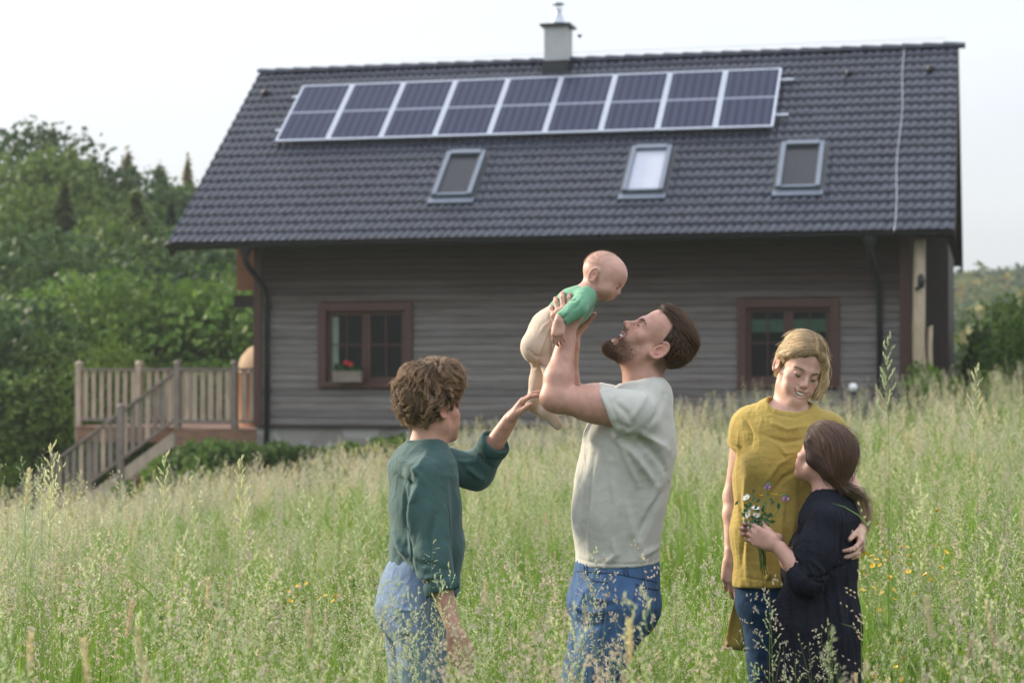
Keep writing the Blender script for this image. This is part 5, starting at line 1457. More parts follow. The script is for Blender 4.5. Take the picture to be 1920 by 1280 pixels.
hm_beard = hair_mat('beard_hair', (.05, .03, .02), (.17, .10, .06))
def beard_strands(hd, n, parent, seed=5):
    rg = np.random.default_rng(seed)
    me = bpy.data.objects[[c.name for c in parent.children if c.name.startswith('body')][0]].data
    V = np.empty(len(me.vertices) * 3, np.float32); me.vertices.foreach_get('co', V); V = V.reshape(-1, 3).astype(float)
    N = np.empty(len(me.vertices) * 3, np.float32); me.vertices.foreach_get('normal', N); N = N.reshape(-1, 3).astype(float)
    l = hd.loc(V); nl = N @ hd.B
    dens = sstep((-.052 - l[:, 2] + .30 * np.maximum(0, .05 - l[:, 1])) / .025) * sstep((l[:, 1] - .012) / .03) * sstep((l[:, 2] + .165) / .025)
    ch = np.exp(-((l[:, 0] / .035) ** 2)) * sstep((-.090 - l[:, 2]) / .02) * sstep((l[:, 1] - .035) / .02)
    mo = np.exp(-((l[:, 0] / .034) ** 4)) * np.exp(-((l[:, 2] + .0505 - .10 * np.abs(l[:, 0]) * 0) / .0055) ** 2) * (l[:, 1] > .07)
    near = sum(np.exp(-(seg_dist(l, ln)[0] / .0062) ** 4) for ln in (hd.up, hd.lo_))
    mouth = (np.abs(l[:, 0]) < .03) & (l[:, 2] < -.054) & (l[:, 2] > -.102) & (l[:, 1] > .06)
    w = (dens * .8 + ch * 1.0 + mo * 1.1) * (1 - np.clip(near, 0, 1)) * (np.linalg.norm(l, axis=1) < .2) * ~mouth
    w[l[:, 1] < .0] = 0
    k = rg.choice(len(V), n, p=w / w.sum()); p0 = l[k] + rg.normal(size=(n, 3)) * .0012; d = unit(nl[k] * .55 + np.array([0, .15, -1.0]) + rg.normal(size=(n, 3)) * .35)
    L_ = (.0045 + .005 * ch[k]) * (.7 + .6 * rg.random(n))
    pts = np.stack([p0 + d * (L_ * t)[:, None] + np.array([0, 0, -.1]) * ((L_ * t * t)[:, None]) for t in (0, .35, .7, 1)], 1)
    return strands('beard', to_world(hd, pts.reshape(-1, 3)).reshape(pts.shape), .0003, .00015, hm_beard, parent)
beard_strands(man_hd, 6500, man)

def man_clothes():
    q = lambda a, b, Y=YM: P(a, b, Y); Yv = (0, 1, 0)
    it = [slab(q(1222, 738), q(1196, 772), .105, .066, .195, .098, Yv, .03), slab(q(1196, 772), q(1181, 830), .20, .112, .205, .148, Yv, .05), slab(q(1182, 830), q(1167, 905), .192, .146, .175, .149, Yv, .06),
          slab(q(1167, 905), q(1157, 965), .174, .148, .168, .142, Yv, .06), slab(q(1157, 965), q(1158, 1075), .166, .141, .174, .144, Yv, .06)]
    for sh, el in ((q(1190, 778, 6.555), q(1040, 752, 6.57)), (q(1190, 772, 6.945), q(1052, 744, 6.98))):
        d = (el - sh); e2 = sh + d * .36; nrm = d.normalized()
        nrm2 = Vector((-.92, nrm.y * .5, -.38))
        it.append(group([cone(sh, sh + d * .62, .080, .077, .02), half(e2, nrm2, .008)], .035))
    it += [half(q(1157, 1057), (.03, 0, -1), .014)]
    it += [group([cone(q(1211, 736), q(1200, 700), .062, .074)], .006, 's')]
    lines = [([(1145, 812), (1180, 845), (1205, 880), (1222, 905)], .009, .013), ([(1150, 790), (1190, 812), (1225, 850), (1240, 880)], -.008, .012), ([(1152, 815), (1175, 870), (1190, 905)], .007, .011), ([(1160, 800), (1205, 815), (1245, 840)], .008, .012),
             ([(1125, 830), (1112, 900), (1104, 980), (1103, 1040)], .007, .010), ([(1100, 830), (1086, 900), (1080, 980)], -.006, .011), ([(1112, 850), (1100, 930), (1094, 1010)], -.006, .009), ([(1140, 860), (1150, 940), (1146, 1040)], .005, .012), ([(1240, 830), (1230, 900), (1205, 960)], .006, .014),
             ([(1250, 905), (1215, 950), (1190, 1000)], -.006, .012), ([(1170, 940), (1180, 990), (1200, 1030)], .005, .013), ([(1145, 1005), (1150, 1030), (1130, 1050)], .007, .010), ([(1195, 1035), (1215, 1028), (1235, 1020)], .004, .010),
             ([(1205, 735), (1190, 760), (1170, 790)], .005, .011), ([(1240, 740), (1225, 775), (1200, 800)], -.005, .012), ([(1145, 752), (1165, 770), (1178, 795)], -.005, .010)]
    lines += [([(1072, 1043), (1120, 1048), (1200, 1049), (1240, 1043)], -.0022, .0045), ([(1128, 733), (1146, 775), (1163, 814)], -.0022, .0045), ([(1228, 738), (1222, 775), (1190, 830)], -.0016, .0045)]
    cloth('t_shirt', it, .0045, (.45, .45, .415), m_cloth, man, lines, 6.75, .0013, (6, 6, 3), 3)
    collar(q(1213, 728), .077, .080, .004, .0065, simple('sage_rib', (.43, .43, .395), .85, .08, 60, bump=.3, spec=.15), man)
    # jeans
    jt = [slab(q(1157, 1038), q(1157, 1066), .150, .128, .158, .134, Yv, .02), slab(q(1157, 1072), q(1152, 1125), .164, .143, .172, .163, Yv, .03)]
    for Yl, hpx, kn, an in ((6.65, 1156, (1100, 1325), (1125, 1590)), (6.86, 1142, (1086, 1315), (1118, 1590))):
        hp = q(hpx, 1135, Yl); k_ = q(*kn, Yl); a_ = q(*an, Yl)
        jt += [cone(hp, k_, .116, .078, .04), cone(k_, a_, .078, .066, .02)]
    jt += [half(q(1157, 1043), (-.02, 0, 1), .01)]
    lines = [([(1085, 1105), (1120, 1120), (1165, 1118)], .006, .010), ([(1070, 1135), (1110, 1145), (1150, 1135)], .006, .010), ([(1065, 1165), (1100, 1172), (1135, 1160)], -.005, .010), ([(1110, 1085), (1090, 1130), (1078, 1180)], .006, .010),
             ([(1145, 1150), (1135, 1210), (1125, 1270)], -.005, .010), ([(1200, 1130), (1180, 1180), (1165, 1240)], .005, .012), ([(1070, 1210), (1085, 1250), (1090, 1280)], .005, .010)]
    def jc(C, V):
        w = vnoise(V * np.array([6, 6, 3]), 1, 8); C = C * (1 + .18 * w[:, None])
        C = paint(C, V, q(1105, 1200, 6.6), (.07, .12, .17), (.12, .20, .33), .9, amt=.6); return C
    jeans = cloth('jeans', jt, .005, (.055, .11, .22), m_denim, man, lines, 6.62, .0018, (8, 8, 5), 5, jc)
    # back pocket, front pocket edge, side seam, belt loops (stitched on)
    m_seam = simple('denim_seam', (.028, .055, .12), .85, .2, 60)
    def on_side(pts, Yc=6.75, rad=.0028, nm='seam', r_=None, mat=m_seam):
        """project a photo-side outline onto the near side of the jeans"""
        dg = bpy.context.evaluated_depsgraph_get(); out = []
        for a, b in pts:
            p = P(a, b, 6.75); d = (p - Vector((0, 0, CAMZ))).normalized(); o = Vector((0, 0, CAMZ))
            hit, loc, nr, *_ = jeans.ray_cast(o + d * 5.5, d)
            if hit: out.append(loc + nr * .0005)
        if len(out) > 1: MB().tube(out, rad, 5).build(nm, mat, jeans, recalc=False)
    dn = lambda pts, n=8: [tuple(np.array(pts[i]) * (1 - t) + np.array(pts[i + 1]) * t) for i in range(len(pts) - 1) for t in np.linspace(0, 1, n, endpoint=False)] + [pts[-1]]
    bpy.context.view_layer.update()
    on_side(dn([(1192, 1094), (1188, 1130), (1178, 1165), (1181, 1186), (1190, 1183)])); on_side(dn([(1191, 1094), (1215, 1102), (1234, 1104)]), rad=.0036)
    on_side(dn([(1095, 1062), (1098, 1078), (1112, 1088), (1142, 1092)])); on_side(dn([(1142, 1092), (1140, 1120), (1128, 1170), (1112, 1280)]), rad=.0022)
    on_side(dn([(1080, 1070), (1110, 1071), (1150, 1074), (1180, 1080), (1232, 1090)]), rad=.0024)
    for a in (1100, 1170, 1176): on_side(dn([(a, 1052), (a + 1, 1078)]), rad=.0034, nm='belt_loop')
    m_shoe = simple('brown_shoe', (.08, .05, .03), .6, .2, 8)
    for Yl, x in ((6.65, 1125), (6.86, 1118)):
        a_ = q(x, 1590, Yl); a_.z = .03
        V, Q = mesh_sdf([cone(a_ + Vector((.05, 0, .02)), a_ + Vector((-.17, 0, .005)), .042, .036, .02), cone(a_ + Vector((.02, 0, .03)), a_ + Vector((0, 0, .09)), .045, .045, .03), half((0, 0, 0), (0, 0, -1))], .007)
        finish('shoe', V, Q, np.tile((.08, .05, .03), (len(V), 1)), m_cloth, man)
man_clothes()
# ================================================================== the baby, held up in the man's hands
baby = empty('person', (0, 0, 0), label='bald baby in a green top and beige leggings held up by the man', cat='person')
def build_baby():
    YB = 6.75
    q = lambda a, b, Y=YB: P(a, b, Y); Yv = (0, 1, 0)
    hd = Head(q(1126, 526), (.85, -.28, -.45), (.47, 0, .88), .95)
    body = []
    # trunk
    body += [slab(q(1103, 550), q(1075, 572), .050, .036, .066, .050, Yv, .03), slab(q(1075, 572), q(1030, 618), .060, .048, .062, .052, Yv, .04), slab(q(1030, 618), q(1008, 648), .062, .052, .058, .044, Yv, .04)]
    body += [cone(q(1106, 547), hd.p(0, -.012, -.02), .034, .036, .03)]
    legs = [((1028, 655, 6.705), (1042, 720, 6.70), (1022, 770, 6.70), (1046, 797, 6.69)), ((1020, 655, 6.80), (1012, 715, 6.81), (999, 758, 6.81), (1018, 778, 6.80))]
    arms = [((1098, 557, 6.675), (1082, 578, 6.60), (1049, 601, 6.56)), ((1098, 557, 6.825), (1075, 590, 6.885), (1062, 625, 6.89))]
    for h_, k_, a_, t_ in legs:
        h_, k_, a_, t_ = (q(*v) for v in (h_, k_, a_, t_))
        body += [cone(h_, k_, .036, .028, .02), cone(k_, a_, .028, .021, .02), cone(a_, t_, .020, .013, .015)]
    for s_, e_, w_ in arms:
        s_, e_, w_ = (q(*v) for v in (s_, e_, w_)); body += [cone(s_, e_, .028, .023, .02), cone(e_, w_, .023, .018, .015)]
    H_ = [hd.e((0, -.006, .036), (.066, .077, .070), .02), hd.e((0, .030, .036), (.056, .050, .050), .03), hd.e((0, .028, -.010), (.052, .046, .046), .03)]
    for s_ in (-1, 1):
        H_ += [hd.e((s_ * .032, .044, -.022), (.024, .024, .022), .02), hd.e((s_ * .026, .0795, .006), (.014, .010, .0085), .010, 's'), hd.e((s_ * .026, .064, .005), (.0115, .011, .011), .006)]
    H_ += [hd.e((0, .050, -.040), (.016, .016, .013), .02), hd.c((0, .072, .006), (0, .0775, -.010), .006, .007, .010), hd.e((0, .078, -.011), (.0085, .008, .0075), .007)]
    H_ += [hd.e((s_ * .0075, .0735, -.0135), (.0055, .006, .005), .005) for s_ in (-1, 1)] + [hd.e((0, .060, -.028), (.020, .014, .012), .012)]
    H_ += [hd.e((0, .077, -.030), (.016, .010, .0035), .003, 's')]
    up = [(-.017, .060, -.027), (0, .0735, -.0255), (.017, .060, -.027)]; lo = [(-.017, .060, -.028), (0, .0705, -.035), (.017, .060, -.028)]
    for ln in (up, lo): H_ += [hd.c(ln[0], ln[1], .0025, .0045, .004), hd.c(ln[1], ln[2], .0045, .0025, .004)]
    body += [group(H_, .02)] + hd.ears(.78, .0625)
    w = q(*arms[0][2]); h1, i1 = hand(w, (-.12, -.12, -.98), (.35, .93, -.1), .50, (.55, .5, .5, .45), .10, (.5, .4, .4), True, chub=1.25)
    w2 = q(*arms[1][2]); h2, i2 = hand(w2, (.0, .1, -1), (0, -1, 0), .50, (.6, .6, .6, .6), .08, (.5, .4, .4), False, chub=1.25)
    body += [h1, h2]
    V, Q = mesh_sdf(body, .0022); V = smooth_mesh(V, Q, 1, .4); l = hd.loc(V)
    C = np.tile(np.array((.50, .29, .235)), (len(V), 1)) * (1 + .04 * vnoise(V * 20, 1)[:, None])
    for s_ in (-1, 1):
        C = paint(C, l, (s_ * .034, .055, -.02), (.024, .024, .022), (.55, .25, .2), .9, amt=.55)
        C = paint(C, l, (s_ * .072, -.014, 0), (.016, .024, .03), (.55, .25, .2), .6, amt=.6)
    C = paint(C, l, (0, -.0, .09), (.08, .09, .05), (.40, .25, .20), .9, amt=.35)       # downy scalp
    for ln in (up, lo):
        d, t = seg_dist(l, ln); C = lerpc(C, (.45, .17, .15), .7 * sstep((.005 - d) / .003))
    for k_ in i1['kn']: C = paint(C, V, k_, (.012,) * 3, (.52, .24, .19), .9, amt=.5)
    finish('body', V, Q, C, m_skin, baby)
    for s_ in (-1, 1): hd.strip([(s_ * .017, .0725, .003), (s_ * .026, .0755, .0010), (s_ * .036, .0685, .003)], [.001, .0028, .001], 'eyelash', m_lash, baby)
    rg = np.random.default_rng(8); d_ = unit(rg.normal(size=(6000, 3))); d_ = d_[(d_[:, 2] > -.1) & (d_[:, 1] < .62)][:2600]
    r0 = d_ * np.array([.066, .077, .070]) + np.array([0, -.006, .036]); t_ = unit(d_ + .8 * rg.normal(size=d_.shape) + np.array([0, -1.2, .1])); pts = np.stack([r0 + t_ * s for s in (-.001, .003, .006)], 1)
    strands('hair', to_world(hd, pts.reshape(-1, 3)).reshape(pts.shape), .00018, .0001, hair_mat('baby_down', (.30, .20, .13), (.42, .30, .2)), baby)
    # green long-sleeved top
    it = [group([slab(q(1104, 551), q(1076, 573), .054, .040, .072, .056, Yv, .03), slab(q(1076, 573), q(1046, 602), .072, .059, .073, .062, Yv, .03), half(q(1052, 597), (q(1030, 618) - q(1075, 572)).normalized(), .008)], .02)]
    s_, e_, w_ = (q(*v) for v in arms[0]); d = (w_ - e_).normalized(); c_ = w_ - d * .004
    it += [group([cone(s_, e_, .037, .031, .02), cone(e_, w_, .031, .026, .02), half(c_, d, .006)], .02)]
    s_, e_, w_ = (q(*v) for v in arms[1]); d = (w_ - e_).normalized(); it += [group([cone(s_, e_, .040, .034, .02), cone(e_, w_, .034, .028, .02), half(w_ - d * .005, d, .006)], .02)]
    it += [group([cone(q(1108, 546), q(1122, 530), .030, .036)], .006, 's')]
    ln = [([(1083, 558), (1075, 563), (1064, 562)], -.004, .005), ([(1092, 560), (1084, 572), (1077, 580)], -.0045, .005), ([(1070, 575), (1062, 587), (1055, 592)], .003, .006), ([(1064, 590), (1058, 597), (1050, 599)], -.003, .004), ([(1080, 545), (1090, 552), (1098, 565)], .003, .006)]
    cloth('top', it, .0035, (.13, .30, .19), m_cloth, baby, ln, 6.6, .0009, (14, 14, 14), 2)
    # beige leggings with feet
    it = [slab(q(1062, 586), q(1030, 618), .068, .055, .072, .060, Yv, .04), slab(q(1030, 618), q(1008, 648), .073, .060, .070, .053, Yv, .04), ell(q(1007, 652, 6.71), (.054, .048, .054), k=.03), ell(q(1006, 652, 6.80), (.052, .047, .052), k=.03)]
    for h_, k_, a_, t_ in legs:
        h_, k_, a_, t_ = (q(*v) for v in (h_, k_, a_, t_)); it += [cone(h_, k_, .042, .033, .02), cone(k_, a_, .033, .025, .02), cone(a_, t_, .0245, .0165, .015)]
    it += [half(q(1054, 594), -(q(1030, 618) - q(1075, 572)).normalized(), .006)]
    ln = [([(1046, 590), (1028, 620), (1012, 660), (1006, 690)], .0025, .003), ([(1000, 690), (1010, 684), (1022, 688)], -.004, .006), ([(1035, 600), (1020, 612), (1008, 632)], .002, .005), ([(1046, 612), (1036, 640), (1034, 670)], -.003, .005), ([(990, 655), (1003, 668), (1020, 668)], -.003, .005), ([(1000, 735), (1010, 742), (1022, 740)], -.003, .004)]
    cloth('leggings', it, .0035, (.50, .40, .32), m_cloth, baby, ln, 6.7, .0006, (10, 10, 8), 6)
    return hd
build_baby()
# ================================================================== the curly-haired boy
boy = empty('person', (0, 0, 0), label='curly brown haired boy in a dark green top reaching out to touch the baby', cat='person')
hm_curl = hair_mat('curly_brown_hair', (.06, .036, .022), (.38, .25, .15))
def build_boy():
    YB = 6.70
    q = lambda a, b, Y=YB: P(a, b, Y)
    hd = Head(q(810, 768), (.77, .63, .05), (-.03, 0, 1), .96, jaw=-.002, fem=.5)
    fw = Vector((.86, .50, 0)); side = Vector((-.50, .86, 0))      # side = his left
    sd_ = tuple(side)
    c_ = lambda a, b: q(a, b)
    body = [slab(c_(800, 845), c_(793, 890), .070, .050, .13, .078, sd_, .05), slab(c_(793, 890), c_(797, 980), .135, .082, .125, .088, sd_, .05), slab(c_(797, 980), c_(796, 1080), .125, .088, .13, .092, sd_, .05), slab(c_(796, 1080), c_(780, 1140), .12, .085, .125, .10, sd_, .05)]
    body += [cone(c_(800, 842), hd.p(0, -.018, -.05), .056, .052, .04), cone(q(810, 850), hd.p(0, .01, -.075), .04, .04, .03)]
    sr, er, wr = q(794, 893, 6.57), q(812, 1050, 6.51), q(852, 1180, 6.47)
    sl, el, wl = q(838, 872, 6.82), q(893, 885, 6.86), q(955, 788, 6.74)
    for s_, e_, w_ in ((sr, er, wr), (sl, el, wl)):
        body += [cone(s_, e_, .040, .035, .03), cone(e_, e_.lerp(w_, .35), .036, .038, .03), cone(e_.lerp(w_, .35), w_, .037, .025, .02)]
    h1, i1 = hand(wr, (.16, .02, -.98), (.3, .9, .1), .93, (.3, .35, .4, .4), .06, (.4, .3, .3), False)
    # left hand reaching to the baby's leg: back up and outward, thumb towards us
    h2, i2 = hand(wl, (.55, -.16, .82), (.82, .0, -.55), .88, (.38, .36, .36, .36), .12, (.42, .30, .05), True)
    body += [h1, h2]
    for hp, kn, an in (((790, 1150, 6.62), (792, 1345, 6.60), (775, 1565, 6.60)), ((768, 1150, 6.80), (775, 1345, 6.82), (765, 1565, 6.84))):
        hp, kn, an = q(*hp), q(*kn), q(*an); body += [cone(hp, kn, .075, .052, .05), cone(kn, an, .05, .034, .02)]
    body += [group(hd.adult() + hd.lips(0, .4), .03)] + hd.ears(.95)
    V, Q = mesh_sdf(body, .003); V = smooth_mesh(V, Q, 1, .4); l = hd.loc(V)
    C = np.tile(np.array((.46, .26, .20)), (len(V), 1)) * (1 + .05 * vnoise(V * 16, 1)[:, None]); C = face_color(C, V, hd, .5); C = hd.paint_lips(C, V, (.42, .17, .15), .7)
    for i_ in (i1, i2):
        for p in i_['kn']: C = paint(C, V, p, (.018,) * 3, (.52, .24, .19), .9, amt=.45)
    C = lerpc(C, (.03, .018, .012), .85 * sstep((l[:, 2] - .0 - .8 * np.maximum(0, l[:, 1] - .0)) / .02) * (np.abs(l[:, 0]) < .078) * (np.linalg.norm(l, axis=1) < .18))
    finish('body', V, Q, C, m_skin, boy); nails(i2, boy)
    # curly hair
    cap = [hd.e((0, -.020, .058), (.092, .110, .093), .01), hd.e((0, .056, .112), (.070, .074, .054), .04), hd.e((0, -.02, .125), (.075, .085, .045), .04), hd.e((0, -.055, .015), (.082, .062, .062), .03), hd.e((.0, -.08, .07), (.06, .05, .05), .03)]
    cap += [hd.e((0, .148, -.010), (.105, .080, .094), .012, 's'), hd.e((.095, .030, -.030), (.045, .035, .040), .012, 's'), hd.e((-.095, .030, -.030), (.045, .035, .040), .012, 's'),
            hd.e((-.098, -.008, -.024), (.030, .020, .030), .01, 's'), hd.e((.098, -.008, -.024), (.030, .020, .030), .01, 's'), half(hd.p(0, -.03, -.054), -hd.d(0, -.12, 1), .02)]
    V, Q = biggest(*mesh_sdf(cap, .0035)); V = smooth_mesh(V, Q, 2); n = vnormals(V, Q); ll = hd.loc(V)
    V = V + n * (.007 * vnoise(ll * np.array([22, 22, 16]), 1, 3) + .003 * vnoise(ll * 48, 1, 5))[:, None]
    hair = finish('hair', V, Q, np.ones((len(V), 3)), m_cap_dark, boy)
    def flow(p, t):
        o = p - np.array([0, -.03, .11]); d = np.stack([o[:, 0], o[:, 1] + .02 * (p[:, 1] > .03), -.055 - .6 * np.maximum(0, .10 - p[:, 2])], 1)
        return unit(d) + .5 * np.stack([np.sin(p[:, 2] * 70 + p[:, 1] * 40), np.sin(p[:, 0] * 80 + p[:, 2] * 30), np.cos(p[:, 0] * 60)], 1)
    leng = lambda p, rg: .052 * (.6 + .7 * rg.random(len(p)))
    hair_on('hair_strands', cap, V, Q, 8500, flow, leng, hm_curl, hair, hd, 12, .3, (.002, .013), (.0007, .0003), 31, .013, .7, .028, fly=.22, skin=body, pull=.68)
    # long-sleeved top
    it = [slab(c_(800, 838), c_(793, 880), .080, .058, .150, .090, sd_, .04), slab(c_(793, 880), c_(797, 950), .158, .096, .146, .102, sd_, .05), slab(c_(797, 950), c_(801, 1020), .146, .102, .146, .106, sd_, .05), slab(c_(801, 1020), c_(792, 1110), .146, .106, .152, .120, sd_, .05)]
    d = (wr - er).normalized(); cu = er.lerp(wr, .42)
    it += [group([cone(sr, er, .064, .056, .04), cone(er, wr, .056, .047, .03), half(cu, d, .008)], .03)]
    d2 = (wl - el).normalized(); cu2 = el.lerp(wl, .56)
    it += [group([cone(sl, el, .066, .058, .04), cone(el, wl, .058, .046, .03), half(cu2, d2, .008)], .03)]
    it += [half(q(795, 1095), (-.32, 0, -.95), .02), group([cone(q(802, 838), q(806, 800), .060, .070)], .006, 's')]
    ln = [([(775, 870), (768, 900), (762, 960), (766, 1020)], -.005, .011), ([(790, 900), (775, 940), (772, 1000), (778, 1060)], .007, .012), ([(745, 860), (770, 872), (790, 890)], .006, .010), ([(742, 890), (760, 902), (778, 905)], -.005, .009), ([(820, 960), (808, 1000), (812, 1050)], -.005, .010),
          ([(835, 890), (838, 960), (840, 1050)], .005, .012), ([(780, 1065), (800, 1075), (830, 1070)], .006, .009), ([(785, 1085), (805, 1092), (832, 1086)], -.005, .008), ([(780, 1040), (795, 1050), (815, 1048)], -.004, .009), ([(738, 1000), (752, 1030), (770, 1045)], .006, .011), ([(740, 1035), (760, 1060), (775, 1072)], -.005, .010),
          ([(870, 880), (890, 895), (905, 905)], .005, .009), ([(895, 850), (905, 870), (920, 880)], -.005, .008), ([(850, 868), (870, 872), (892, 868)], .005, .008), ([(800, 850), (790, 870), (780, 880)], .004, .01)]
    ln = [(l_[0], l_[1] * 1.5, *l_[2:]) for l_ in ln]
    cloth('top', it, .0042, (.045, .092, .090), m_cloth, boy, ln, 6.6, .0016, (5, 5, 3), 12)
    collar(q(802, 835), .067, .067, -.012, .006, simple('green_rib', (.035, .075, .075), .85, .1, 60, spec=.15), boy, tuple(side))
    mb = MB()
    for cc, dd, r in ((cu, d, .0560), (cu2, d2, .0525)):       # rolled cuffs
        x = dd.orthogonal().normalized(); y = dd.cross(x)
        ring = [(.93, -.034), (1.03, -.03), (1.07, -.012), (1.06, .004), (1.0, .012), (.88, .006)]
        vs = []
        for rr, h_ in ring:
            for j in range(20):
                t = j / 20 * 6.283; vs.append(cc + dd * (h_ + .003 * math.sin(3 * t)) + (x * math.cos(t) + y * math.sin(t)) * r * rr * (1 + .02 * math.sin(5 * t)))
        mb = MB(); mb.add(vs, [(i * 20 + j, i * 20 + (j + 1) % 20, (i + 1) * 20 + (j + 1) % 20, (i + 1) * 20 + j) for i in range(len(ring) - 1) for j in range(20)], True)
        mb.build('cuff', simple('green_cuff', (.04, .085, .085), .85, .15, 40, bump=.3, spec=.15), boy, recalc=False)
    # pale jeans
    jt = [slab(c_(790, 1070), c_(786, 1098), .135, .100, .140, .112, sd_, .03), slab(c_(784, 1100), c_(775, 1140), .142, .115, .150, .128, sd_, .04)]
    for hp, kn, an in (((790, 1150, 6.62), (792, 1345, 6.60), (775, 1590, 6.60)), ((768, 1150, 6.80), (775, 1345, 6.82), (765, 1590, 6.84))):
        hp, kn, an = q(*hp), q(*kn), q(*an); jt += [cone(hp, kn, .092, .073, .05), cone(kn, an, .075, .068, .02)]
    ln = [([(722, 1130), (760, 1140), (800, 1135)], .004, .005), ([(735, 1165), (760, 1180), (790, 1178)], .005, .01), ([(728, 1200), (745, 1230), (775, 1240)], -.005, .01), ([(790, 1120), (785, 1200), (790, 1275)], .004, .008)]
    cloth('jeans', jt, .0055, (.15, .21, .31), m_denim, boy, ln, 6.6, .002, (8, 8, 5), 15)
    for x, Yl in ((775, 6.6), (765, 6.84)):
        a_ = q(x, 1590, Yl); a_.z = .03
        V, Q = mesh_sdf([cone(a_ + Vector((-.04, -.03, .02)), a_ + Vector((.13, .08, .005)), .04, .035, .02), cone(a_, a_ + Vector((0, 0, .09)), .045, .045, .03), half((0, 0, 0), (0, 0, -1))], .007)
        finish('shoe', V, Q, np.tile((.2, .2, .2), (len(V), 1)), m_cloth, boy)
build_boy()
# ================================================================== the woman
woman = empty('person', (0, 0, 0), label='smiling woman with a short blond bob in a mustard top, beside the girl', cat='person')
def build_woman():
    YW = 6.9; KX = 6.9
    q = lambda a, b, Y=YW: P(a, b, Y); X_ = (1, .12, 0)
    hd = Head(q(1496, 695), (.20, -.93, -.25), (.34, -.18, .92), .935, fem=1)
    body = [slab(q(1470, 800), q(1468, 850), .150, .07, .150, .092, X_, .06), slab(q(1468, 850), q(1462, 960), .145, .095, .120, .085, X_, .06), slab(q(1462, 960), q(1458, 1090), .120, .082, .130, .088, X_, .06)]
    body += [cone(q(1476, 782), hd.p(0, -.020, -.05), .054, .049, .05), cone(q(1478, 782), hd.p(0, .004, -.085), .046, .036, .035)]
    body += [cone(q(1478, 790), q(1408, 795, 6.92), .045, .046, .05), cone(q(1478, 790), q(1545, 803, 6.92), .045, .046, .05)]
    sr, er, wr = q(1398, 800, 6.92), q(1376, 930, 6.95), q(1371, 1042, 6.90)
    sl, el, wl = q(1553, 810, 6.93), q(1600, 930, 6.92), q(1612, 990, 6.62)
    for s_, e_, w_ in ((sr, er, wr), (sl, el, wl)):
        body += [cone(s_, e_, .045, .033, .04), cone(e_, e_.lerp(w_, .3), .033, .0345, .03), cone(e_.lerp(w_, .3), w_, .034, .0225, .02)]
    h1, i1 = hand(wr, (.02, -.08, -1), (.35, .92, -.05), .92, (.28, .34, .40, .46), .03, (.28, .45, .35), False)
    h2, i2 = hand(wl, (-.08, -.72, -.66), (-1, .12, -.1), .90, (.50, .52, .55, .58), .12, (.5, .3, .2), True)
    body += [h1, h2]
    for hp, kn, an in (((1434, 1105, 6.90), (1440, 1330, 6.88), (1440, 1550, 6.92)), ((1490, 1105, 6.92), (1492, 1330, 6.90), (1495, 1550, 6.92))):
        hp, kn, an = q(*hp), q(*kn), q(*an); body += [cone(hp, kn, .078, .050, .05), cone(kn, an, .05, .034, .02)]
    head = hd.adult() + hd.lips(.0105, 1.1)
    # fuller upper lids looking down, dimpled smile lines
    for s_ in (-1, 1): head += [hd.e((s_ * .0315, .0800, .0035), (.0138, .0120, .0085), .004)]
    body += [group(head, .03)] + hd.ears(.90)
    V, Q = mesh_sdf(body, .0027); V = smooth_mesh(V, Q, 1, .35); l = hd.loc(V)
    # laugh lines from the nose wings to the mouth corners
    nrm = vnormals(V, Q); D = np.zeros(len(V))
    for s_ in (-1, 1):
        d, t = seg_dist(l, [(s_ * .016, .098, -.036), (s_ * .030, .086, -.048), (s_ * .0365, .078, -.060)]); D -= .0016 * np.exp(-(d / .004) ** 2)
        d, t = seg_dist(l, [(s_ * .034, .078, -.040), (s_ * .042, .072, -.050)]); D += .0022 * np.exp(-(d / .011) ** 2)
    V = V + nrm * D[:, None]
    C = np.tile(np.array((.55, .335, .265)), (len(V), 1)) * (1 + .04 * vnoise(V * 16, 1)[:, None])
    C = face_color(C, V, hd, .75)
    for s_ in (-1, 1):
        C = paint(C, l, (s_ * .0315, .09, .0085), (.019, .012, .006), (.34, .19, .15), .9, amt=.28)     # lid crease shade painted into the skin colour
        C = paint(C, l, (s_ * .0315, .09, -.0085), (.016, .012, .004), (.33, .17, .14), .9, amt=.4)
    C = hd.paint_lips(C, V, (.42, .09, .09), .9, .0056)
    C = paint(C, l, (0, .088, -.066), (.029, .02, .0075), (.24, .07, .065), .3, amt=.9)
    for i_ in (i1, i2):
        for p in i_['kn']: C = paint(C, V, p, (.018,) * 3, (.53, .26, .2), .9, amt=.4)
    C = lerpc(C, (.14, .095, .055), .8 * sstep((l[:, 2] - .062 - .0 * l[:, 1]) / .02) * sstep((.075 - l[:, 1]) / .02) * (np.linalg.norm(l, axis=1) < .19))
    finish('body', V, Q, C, m_skin, woman); nails(i1, woman); nails(i2, woman)
    mb = MB(); Bm = Matrix(hd.B.tolist()).to_4x4()
    for i in range(10):
        t = (i - 4.5) / 4.5; w_ = (.0031 if abs(t) < .35 else .0026) * (1 - .25 * abs(t))
        x = .029 * t * (1 - .05 * abs(t)); y = .0975 - .0120 * t * t; z = -.0655 + .0105 * t * t
        mb.box((-w_ * 1.06, -.003, -.0045 + .0015 * abs(t)), (w_ * 1.06, .002, .0038), Matrix.Translation(Vector(hd.p(x, y, z))) @ Bm @ Matrix.Rotation(-t * .55, 4, 'Z') @ Matrix.Scale(hd.k, 4))
    mb.build('teeth', m_teeth, woman, bevel=.0008)
